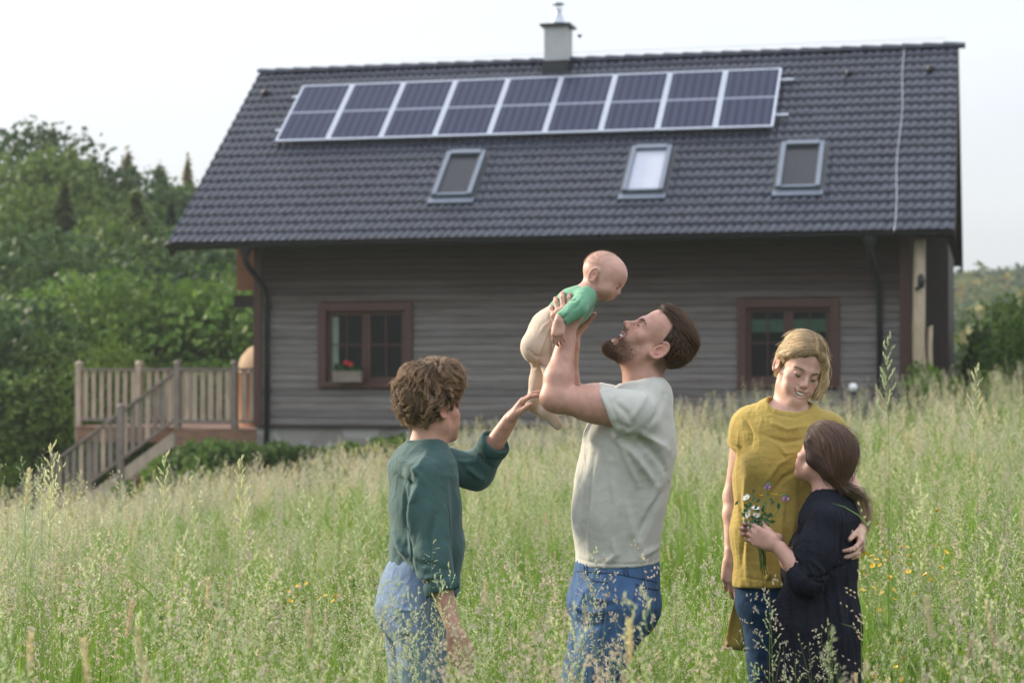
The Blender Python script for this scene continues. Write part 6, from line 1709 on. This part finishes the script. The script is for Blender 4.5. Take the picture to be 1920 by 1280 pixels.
    for s_ in (-1, 1):
        hd.strip([(s_ * .0185, .0895, -.0030), (s_ * .025, .0935, -.0052), (s_ * .033, .0938, -.0056), (s_ * .040, .0895, -.0035), (s_ * .046, .084, -.0005)], [.0005, .0012, .0015, .0013, .0006], 'eyelash', m_lash, woman)
        hd.strip([(s_ * .0245, .0915, -.0072), (s_ * .0315, .0925, -.0078), (s_ * .038, .0895, -.0066)], [.0008, .0022, .0008], 'iris', m_iris, woman)
    brows(hd, woman, hair_mat('brow_hair', (.20, .13, .09), (.26, .18, .12)), 80, 4, .003, .0015)
    # stud earrings
    for s_ in (-1,):
        mb = MB()
        for dy, dz in ((.0, -.024), (.003, -.030)):
            mb.lathe([(.0001, 0), (.0022, .0007), (.003, .003), (.0022, .005), (.0001, .0058)], n=8, M=Matrix.Identity(4)); 
            for i in range(len(mb.v) - 40, len(mb.v)): mb.v[i] = tuple(Vector(hd.p(s_ * .090, -.010 + dy, dz)) + Vector(mb.v[i]))
        mb.build('earring', simple('gold_stud', (.6, .42, .2), .25, .1, 50, metal=.9), woman, recalc=False)
    # hair: bob parted near the middle, tucked behind her right ear, falling forward on her left
    cap = [hd.e((0, -.018, .054), (.080, .102, .090), .01), hd.e((0, -.058, .0), (.070, .054, .068), .04), hd.e((0, -.005, .112), (.062, .078, .040), .03)]
    cap += [group([hd.c((.072, .030, .060), (.086, .040, -.010), .020, .021, .03), hd.c((.086, .040, -.010), (.080, .054, -.070), .024, .013, .03), hd.c((.074, -.01, .03), (.080, .0, -.055), .024, .018, .03)], .03)]
    cap += [group([hd.e((-.004, .132, -.050), (.071, .074, .100), .012), hd.c((-.002, .118, .025), (0, .112, .086), .044, .016, .03), hd.e((-.03, .125, -.06), (.06, .07, .07), .01)], .02, 's'), hd.e((-.098, .016, -.026), (.036, .036, .046), .012, 's'), half(hd.p(0, -.05, -.070), -hd.d(0, .15, 1), .02)]
    for s_, ln_ in ((-1, [(.002, .080, .098), (-.034, .080, .082), (-.062, .056, .064), (-.0765, .022, .044), (-.080, -.018, .030)]), (1, [(.002, .080, .098), (.034, .082, .084), (.062, .068, .056), (.080, .054, .008), (.085, .052, -.055)])):
        cap += [hd.c(ln_[i], ln_[i + 1], .0125, .0125, .012) for i in range(4)]
    for ln_ in ([(0, .060, .112), (-.040, .060, .098), (-.066, .034, .074)], [(0, .070, .106), (-.038, .070, .090), (-.066, .044, .066)]): cap += [hd.c(ln_[i], ln_[i + 1], .0135, .0135, .015) for i in range(2)]
    V, Q = biggest(*mesh_sdf(cap, .0032)); V = smooth_mesh(V, Q, 2)
    hair = finish('hair', V, Q, np.ones((len(V), 3)), m_cap_blond, woman)
    def flow(p, t):
        x = p[:, 0] - .002; top = sstep((p[:, 2] - .06) / .06); low = sstep((-.02 - p[:, 2]) / .03); r_ = x < 0
        dl = np.stack([1.0 * top - .5 * low, .12 + .2 * (1 - top) - .7 * top * (p[:, 1] < 0), -.3 * top - 1.0 * (1 - top)], 1)
        dr = np.stack([-1.0 * top + .5 * low, -.55 - .35 * (1 - top) * (1 - low) - .2 * top * (p[:, 1] < 0), -.35 * top - .75 * (1 - top)], 1)
        return np.where(r_[:, None], dr, dl)
    leng = lambda p, rg: (.048 + .036 * rg.random(len(p))) * np.clip(.35 + (p[:, 2] + .07) * 6, .22, 1) * np.where(p[:, 0] < -.03, .72, 1)
    hair_on('hair_strands', cap, V, Q, 7500, flow, leng, hm_blond, hair, hd, 12, .12, (.0006, .004), (.00055, .0002), 41, .0010,   .8, .03, fly=.02, skin=body, pull=.4)
    # mustard linen top
    nk = q(1482, 762)
    it = [slab(q(1480, 778), q(1470, 830), .120, .070, .170, .105, X_, .05), cone(q(1470, 800), q(1406, 800, 6.92), .066, .062, .05), cone(q(1478, 800), q(1548, 808, 6.92), .066, .062, .05),
          slab(q(1470, 830), q(1464, 900), .158, .118, .155, .122, X_, .05), slab(q(1464, 900), q(1458, 1000), .155, .120, .155, .120, X_, .06), slab(q(1458, 1000), q(1456, 1130), .155, .120, .165, .14, X_, .06)]
    for s_ in (-1, 1): it += [ell(q(1470 + s_ * 34, 872, 6.80), (.062, .045, .066), k=.05)]
    d = (er - sr).normalized(); cu = sr.lerp(er, .34); it += [group([cone(sr + Vector((.02, 0, 0)), er, .070, .062, .03), half(cu, (-.35, 0, -.94), .006)], .03)]
    d = (el - sl).normalized(); it += [group([cone(sl, el, .066, .058, .03), half(sl.lerp(el, .45), d, .006)], .03)]
    it += [half(q(1450, 1095), (.05, 0, -1), .012), group([ell(q(1483, 752, 6.86), (.080, .085, .040), k=.01)], .008, 's')]
    ln = [([(1400, 860), (1398, 930), (1402, 1010), (1400, 1085)], .006, .008), ([(1415, 900), (1412, 970), (1418, 1050)], -.005, .008), ([(1455, 830), (1470, 850), (1495, 845)], .004, .007), ([(1430, 815), (1470, 828), (1510, 822)], -.005, .007), ([(1440, 790), (1475, 805), (1510, 798)], .004, .007),
          ([(1432, 905), (1455, 870), (1490, 850)], .004, .008), ([(1440, 930), (1465, 895), (1500, 875)], -.004, .008), ([(1470, 920), (1462, 980), (1466, 1060)], .005, .009), ([(1495, 900), (1500, 960), (1490, 1030)], -.006, .010), ([(1398, 785), (1410, 810), (1408, 840)], -.005, .007),
          ([(1425, 1060), (1440, 1075), (1432, 1092)], .006, .007), ([(1390, 940), (1394, 1000), (1392, 1060)], -.005, .006), ([(1435, 960), (1432, 1020), (1440, 1080)], .004, .008), ([(1372, 815), (1385, 835), (1392, 845)], .004, .006), ([(1515, 800), (1530, 830), (1535, 860)], .005, .010)]
    ln += [([(1430, 757), (1455, 777), (1490, 783), (1530, 770)], -.002, .0045), ([(1362, 826), (1376, 836), (1392, 840)], -.002, .0045), ([(1390, 1082), (1430, 1087), (1480, 1085)], -.002, .0045)]
    top = cloth('linen_top', it, .0042, (.36, .265, .07), m_linen, woman, ln, 6.8, .0017, (9, 9, 4), 7)
    # longer back panel of the tunic, hanging behind her right leg
    rows = []; n = 14
    for i in range(12):
        t = i / 11; z0, z1 = q(1390, 1080).z, q(1380, 1228).z
        for j in range(n + 1):
            u = j / n; x = q(1386 - 28 * t + (72 + 30 * t) * u, 1080, 6.99).x; rows.append((x, 6.97 + .05 * t + .016 * math.sin(u * 9 + t * 2), z0 + (z1 - z0) * t + .004 * math.sin(u * 7)))
    f = [(i * (n + 1) + j, i * (n + 1) + j + 1, (i + 1) * (n + 1) + j + 1, (i + 1) * (n + 1) + j) for i in range(11) for j in range(n)]
    me = np_mesh('tunic_back', np.array(rows), np.array(f), True); vcol(me, np.tile((.34, .25, .065), (len(rows), 1))); me.materials.append(m_linen)
    o = link('tunic_back', me, None, woman); o.modifiers.new('thick', 'SOLIDIFY').thickness = .003
    jt = [slab(q(1458, 1050), q(1460, 1085), .142, .103, .146, .106, X_, .03), slab(q(1458, 1085), q(1460, 1125), .146, .106, .155, .115, X_, .03)]
    for hp, kn, an in (((1434, 1115, 6.90), (1440, 1330, 6.88), (1440, 1560, 6.92)), ((1490, 1115, 6.92), (1492, 1330, 6.90), (1495, 1560, 6.92))):
        hp, kn, an = q(*hp), q(*kn), q(*an); jt += [cone(hp, kn, .086, .056, .03), cone(kn, an, .056, .042, .02)]
    ln = [([(1410, 1130), (1435, 1140), (1455, 1135)], -.004, .008), ([(1408, 1240), (1430, 1250), (1455, 1245)], .004, .007), ([(1410, 1262), (1432, 1270), (1456, 1265)], .004, .006)]
    cloth('jeans', jt, .005, (.018, .045, .095), m_denim, woman, ln, 6.8, .0015, (8, 8, 5), 17)
    for x in (1440, 1495):
        a_ = q(x, 1570, 6.92); a_.z = .03
        V, Q = mesh_sdf([cone(a_ + Vector((0, .04, .02)), a_ + Vector((.01, -.15, .005)), .036, .03, .02), cone(a_, a_ + Vector((0, 0, .07)), .038, .038, .03), half((0, 0, 0), (0, 0, -1))], .007)
        finish('shoe', V, Q, np.tile((.15, .12, .1), (len(V), 1)), m_cloth, woman)
build_woman()
# ================================================================== the girl with the ponytail
girl = empty('person', (0, 0, 0), label='girl with a brown ponytail in a dark navy dress holding wild flowers', cat='person')
YG = 6.62
m_cap_girl = simple('hair_mass_brown', (.04, .021, .015), .6, .4, 60, spec=.3)
def build_girl():
    q = lambda a, b, Y=YG: P(a, b, Y)
    hd = Head(q(1546, 860), (-.64, .69, .34), (.28, -.08, .94), .885, jaw=-.008, fem=1)
    sd_ = (-.42, -.90, 0)          # her left
    body = [slab(q(1556, 942), q(1556, 985), .085, .055, .125, .075, sd_, .05), slab(q(1556, 985), q(1545, 1060), .125, .078, .110, .078, sd_, .05), slab(q(1545, 1060), q(1535, 1150), .11, .08, .13, .10, sd_, .05)]
    body += [cone(q(1556, 940), hd.p(0, -.020, -.05), .046, .043, .04)]
    sl, el, wl = q(1548, 975, 6.49), q(1512, 1082, 6.44), q(1455, 1022, 6.47)
    sr, er, wr = q(1540, 975, 6.74), q(1500, 1075, 6.74), q(1448, 1008, 6.60)
    for s_, e_, w_ in ((sl, el, wl), (sr, er, wr)):
        body += [cone(s_, e_, .038, .030, .03), cone(e_, e_.lerp(w_, .35), .030, .031, .03), cone(e_.lerp(w_, .35), w_, .031, .0205, .02)]
    h1, i1 = hand(wl, (-.88, .02, .42), (.12, .98, .1), .80, (.95, .95, .95, .95), .02, (.45, .6, .3), True, chub=1.08)
    h2, i2 = hand(wr, (-.97, -.02, .22), (.0, -1, .05), .80, (.60, .62, .62, .66), .04, (.6, .3, .2), False, chub=1.05)
    body += [h1, h2]
    for hp, kn, an in (((1540, 1160, 6.56), (1530, 1360, 6.56), (1530, 1560, 6.58)), ((1535, 1160, 6.70), (1525, 1360, 6.70), (1528, 1560, 6.70))):
        hp, kn, an = q(*hp), q(*kn), q(*an); body += [cone(hp, kn, .068, .045, .05), cone(kn, an, .045, .03, .02)]
    body += [group(hd.adult() + hd.lips(0, .3), .03)] + hd.ears(.75)
    V, Q = mesh_sdf(body, .0027); V = smooth_mesh(V, Q, 1, .4); l = hd.loc(V)
    C = np.tile(np.array((.50, .29, .235)), (len(V), 1)) * (1 + .04 * vnoise(V * 16, 1)[:, None]); C = face_color(C, V, hd, .7); C = hd.paint_lips(C, V, (.45, .17, .15), .7)
    for i_ in (i1, i2):
        for p in i_['kn'] + [i_['tip%d' % k] for k in range(4)]: C = paint(C, V, p, (.014,) * 3, (.54, .25, .2), .9, amt=.45)
    finish('body', V, Q, C, m_skin, girl); nails(i2, girl)
    # hair pulled back into a low ponytail
    tie = (.0, -.100, -.052)
    cap = [hd.e((0, -.016, .052), (.0825, .102, .088), .01), hd.e((0, -.070, .0), (.062, .050, .062), .04), hd.c((0, -.06, .0), tie, .05, .024, .03)]
    cap += [hd.e((0, .035, .080), (.072, .062, .055), .03)]
    for s_ in (-1, 1): cap += [hd.c((s_ * .076, .042, .040), (s_ * .080, -.01, -.010), .016, .018, .03), hd.c((s_ * .080, -.01, -.01), (s_ * .04, -.07, -.035), .018, .02, .03)]
    cap += [hd.e((0, .152, -.040), (.086, .070, .092), .012, 's'), hd.e((0, .06, -.10), (.08, .09, .06), .02, 's')]
    V, Q = biggest(*mesh_sdf(cap, .0032)); V = smooth_mesh(V, Q, 2)
    hair = finish('hair', V, Q, np.ones((len(V), 3)), m_cap_girl, girl)
    def flow(p, t):
        d = np.array(tie) - p; return unit(d) + np.array([0, -.5, .1]) * sstep((p[:, 2] - .05) / .06)[:, None]
    leng = lambda p, rg: np.minimum(.11, np.linalg.norm(p - np.array(tie), axis=1)) * (.7 + .3 * rg.random(len(p)))
    hair_on('hair_strands', cap, V, Q, 6500, flow, leng, hm_girl, hair, hd, 10, .1, (.0006, .0045), (.00055, .0003), 51, .0010, .6, .03, fly=.025, skin=body, pull=.35)
    # ponytail
    rg = np.random.default_rng(61); n = 1700; m = 16
    T = hd.p(*tie); path = np.array([T, T + np.array([.018, -.01, -.030]), A3(q(1602, 930, 6.66)), A3(q(1612, 960, 6.64)), A3(q(1617, 985, 6.63)), A3(q(1614, 1002, 6.62))])
    ts = np.linspace(0, len(path) - 1.001, m); base = np.stack([path[int(t)] + (path[int(t) + 1] - path[int(t)]) * (t - int(t)) for t in ts])
    for _ in range(2): base[1:-1] = .25 * base[:-2] + .5 * base[1:-1] + .25 * base[2:]
    off = rg.normal(size=(n, 3)) * np.array([.5, .5, .3]); wd = np.interp(np.linspace(0, 1, m), [0, .08, .35, .7, 1], [.012, .014, .034, .032, .014])
    ln_ = .7 + .35 * rg.random(n); ph = np.floor(off[:, 0] * 3) * 1.7 + np.floor(off[:, 1] * 3); tt = np.linspace(0, 1, m)
    pts = np.zeros((n, m, 3))
    for i in range(m):
        u = np.clip(tt[i] * ln_, 0, 1) * (m - 1); k = np.minimum(u.astype(int), m - 2); fr = (u - k)[:, None]
        c = base[k] * (1 - fr) + base[k + 1] * fr
        pts[:, i] = c + off * wd[i] + np.stack([np.sin(tt[i] * 11 + ph), np.cos(tt[i] * 9 + ph * 1.3), 0 * ph], 1) * (.011 * tt[i])
    strands('ponytail', pts, .00055, .0002, hair_mat('ponytail_hair', (.07, .04, .026), (.42, .30, .18)), girl)
    mb = MB(); a_ = unit(base[1] - base[0]); mb.tube([T - a_ * .004, T + a_ * .004, T + a_ * .012], [.017, .0185, .016], 12); mb.build('hair_tie', simple('black_hair_tie', (.012, .012, .014), .8, .2, 80), girl, recalc=False)
    # dark crinkled dress
    it = [slab(q(1556, 938), q(1556, 972), .082, .055, .140, .085, sd_, .04), slab(q(1556, 972), q(1547, 1062), .140, .090, .128, .094, sd_, .05), slab(q(1547, 1062), q(1532, 1170), .130, .096, .165, .135, sd_, .05), slab(q(1532, 1170), q(1526, 1420), .165, .138, .205, .185, sd_, .05)]
    it += [slab(q(1530, 1120), q(1505, 1300, 6.6), .10, .10, .14, .12, sd_, .05)]
    it += [half(q(1526, 1400), (0, 0, -1), .01)]
    for (s_, e_, w_) in ((sl, el, wl), (sr, er, wr)):
        cu = e_.lerp(w_, .14); d = (w_ - e_).normalized()
        it += [group([cone(s_, s_.lerp(e_, .55), .056, .060, .04), cone(s_.lerp(e_, .55), e_, .062, .064, .04), cone(e_, cu, .060, .040, .02)], .03)]
    it += [group([cone(q(1557, 936), q(1550, 905), .050, .056)], .006, 's')]
    ln = [([(1540, 940), (1535, 980), (1530, 1040)], .003, .004), ([(1552, 940), (1550, 990), (1548, 1050)], .003, .004), ([(1565, 942), (1566, 990), (1562, 1050)], .003, .004), ([(1578, 945), (1580, 990), (1578, 1050)], -.003, .005), ([(1500, 1072), (1530, 1080), (1570, 1068), (1598, 1060)], -.006, .006),
          ([(1470, 1110), (1462, 1180), (1458, 1270)], .006, .007), ([(1490, 1100), (1484, 1180), (1480, 1275)], -.006, .008), ([(1520, 1100), (1518, 1180), (1515, 1275)], .006, .009), ([(1545, 1085), (1552, 1170), (1555, 1275)], -.007, .009), ([(1570, 1080), (1580, 1170), (1585, 1275)], .006, .009), ([(1590, 1075), (1598, 1140), (1602, 1200)], -.005, .008),
          ([(1500, 1050), (1515, 1075), (1510, 1095)], -.006, .006), ([(1515, 1045), (1535, 1065), (1540, 1090)], .006, .007), ([(1497, 1062), (1520, 1085), (1548, 1092)], -.006, .006), ([(1520, 985), (1512, 1020), (1508, 1045)], .004, .006), ([(1488, 1045), (1495, 1055), (1494, 1075)], -.006, .005)]
    cloth('dress', it, .0042, (.016, .017, .025), m_dress, girl, ln, 6.45, .0024, (16, 16, 4), 9)
    m2 = simple('dark_sock_shoe', (.05, .05, .06), .7, .2, 8)
    for x, Yl in ((1530, 6.58), (1528, 6.70)):
        a_ = q(x, 1580, Yl); a_.z = .03
        V, Q = mesh_sdf([cone(a_ + Vector((.04, 0, .02)), a_ + Vector((-.11, .05, .005)), .033, .028, .02), cone(a_, a_ + Vector((0, 0, .07)), .034, .034, .03), half((0, 0, 0), (0, 0, -1))], .007)
        finish('shoe', V, Q, np.tile((.05, .05, .06), (len(V), 1)), m_cloth, girl)
build_girl()

# ================================================================== wild flowers in her hands
bq = empty('bouquet', (0, 0, 0), label='bunch of wild flowers with daisies, clover and buttercups in the girl\'s hands', cat='flowers')
def build_bouquet():
    q = lambda a, b, Y=6.515: P(a, b, Y); rg = random.Random(4)
    m_stem = simple('flower_stem', (.09, .17, .04), .6, .25, 40); m_lf = simple('clover_leaf', (.035, .10, .035), .6, .3, 60)
    m_white = simple('daisy_petal', (.72, .72, .70), .6, .05, 60); m_yel = simple('yellow_flower', (.72, .45, .015), .5, .1, 60); m_pink = simple('clover_blossom', (.42, .22, .44), .7, .3, 90)
    grip, low = q(1424, 998, 6.525), q(1428, 1070, 6.52)
    def stem(a, b, r=.0014, lean=.0):
        m_ = Vector(a).lerp(Vector(b), .5) + Vector((rg.uniform(-.01, .01), rg.uniform(-.008, .008), 0)); MB().tube([a, m_, b], [r, r, r * .8], 5).build('stem', m_stem, bq, recalc=False)
    for i in range(9):
        b = low + Vector((rg.uniform(-.012, .028), rg.uniform(-.01, .01), rg.uniform(-.02, .03))); stem(grip + Vector((rg.uniform(-.005, .005), rg.uniform(-.005, .005), .01)), b, .0018)
    stem(grip, q(1432, 1112, 6.51), .0012)
    def orient(c, d): return Matrix.Translation(c) @ Vector(d).to_track_quat('Z', 'Y').to_matrix().to_4x4()
    for (a, b), d, s in (((1400, 933), (-.5, -.5, .7), 1), ((1416, 953), (.1, -.4, .9), 1.05), ((1403, 963), (-.75, -.55, .3), 1.1), ((1418, 965), (.2, -.7, .6), .8)):
        c = q(a, b, 6.50); stem(grip, c); M_ = orient(c, d); mb = MB()
        for k in range(15):
            t = k / 15 * 6.283 + rg.uniform(-.1, .1); L = .0165 * s * rg.uniform(.85, 1.1); u = Vector((math.cos(t), math.sin(t), .25)); v = Vector((-math.sin(t), math.cos(t), 0)) * .0024 * s
            mb.add([M_ @ (u * .003), M_ @ (u * L * .55 + v), M_ @ (u * L), M_ @ (u * L * .55 - v)], [(0, 1, 2, 3)])
        dz = mb.build('daisy', m_white, bq, recalc=False)
        mb = MB(); mb.lathe([(.0045 * s, 0), (.004 * s, .002), (.0001, .003)], n=10); mb.v = [tuple(M_ @ Vector(v)) for v in mb.v]; mb.build('flower_disc', m_yel, dz, recalc=False)
    for a, b in ((1439, 913), (1473, 935)):
        c = q(a, b, 6.50); stem(grip, c); mb = MB()
        for k in range(60):
            d = Vector((rg.gauss(0, 1), rg.gauss(0, 1), rg.gauss(0, 1) * .9 + .2)).normalized(); p = c + d * .0035; e = c + d * rg.uniform(.009, .012); s_ = d.orthogonal().normalized() * .0013
            mb.add([p - s_, e - s_, e + s_, p + s_], [(0, 1, 2, 3)])
        mb.build('clover', m_pink, bq, recalc=False)
        for k in range(3):
            M_ = orient(c + Vector((rg.uniform(-.014, .008), .002, rg.uniform(.0, .016))), (rg.uniform(-.6, .6), -.8, rg.uniform(.0, .6))); mb = MB(); mb.add([M_ @ Vector(v) for v in ((0, -.008, 0), (.006, 0, .001), (0, .009, 0), (-.006, 0, .001))], [(0, 1, 2, 3)]); mb.build('leaf', m_lf, bq, recalc=False)
    for a, b, s in ((1428, 930, 1), (1446, 927, .8), (1455, 929, 1), (1463, 930, .6), (1484, 951, .5), (1484, 1028, .9)):
        c = q(a, b, 6.50); stem(grip if b < 1000 else q(1484, 1005, 6.44), c, .0008); mb = MB()
        for k in range(5):
            t = k / 5 * 6.283; u = Vector((math.cos(t), math.sin(t) * .9, .7)) ; v = Vector((-math.sin(t), math.cos(t), 0)) * .0042 * s
            mb.add([c, c + u * .006 * s + v, c + u * .0095 * s, c + u * .006 * s - v], [(0, 1, 2, 3)])
        mb.build('buttercup', m_yel, bq, recalc=False)
    for k in range(70):
        a, b = (rg.gauss(1424, 10), rg.gauss(975, 9)) if k < 50 else (rg.gauss(1430, 22), rg.gauss(950, 14))
        c = q(a, b, 6.50 + rg.uniform(-.015, .02)); M_ = orient(c, (rg.uniform(-.8, .8), -1, rg.uniform(-.3, .8))) @ Matrix.Rotation(rg.uniform(0, 6), 4, 'Z'); s = rg.uniform(.6, 1.1)
        mb = MB(); mb.add([M_ @ Vector(v) for v in ((0, -.012 * s, 0), (.0065 * s, 0, .002), (0, .012 * s, 0), (-.0065 * s, 0, .002))], [(0, 1, 2, 3)]); mb.build('leaf', m_lf, bq, recalc=False)
        if k % 4 == 0: stem(grip, c, .0007)
build_bouquet()
print('meadow clumps', scatter_meadow())
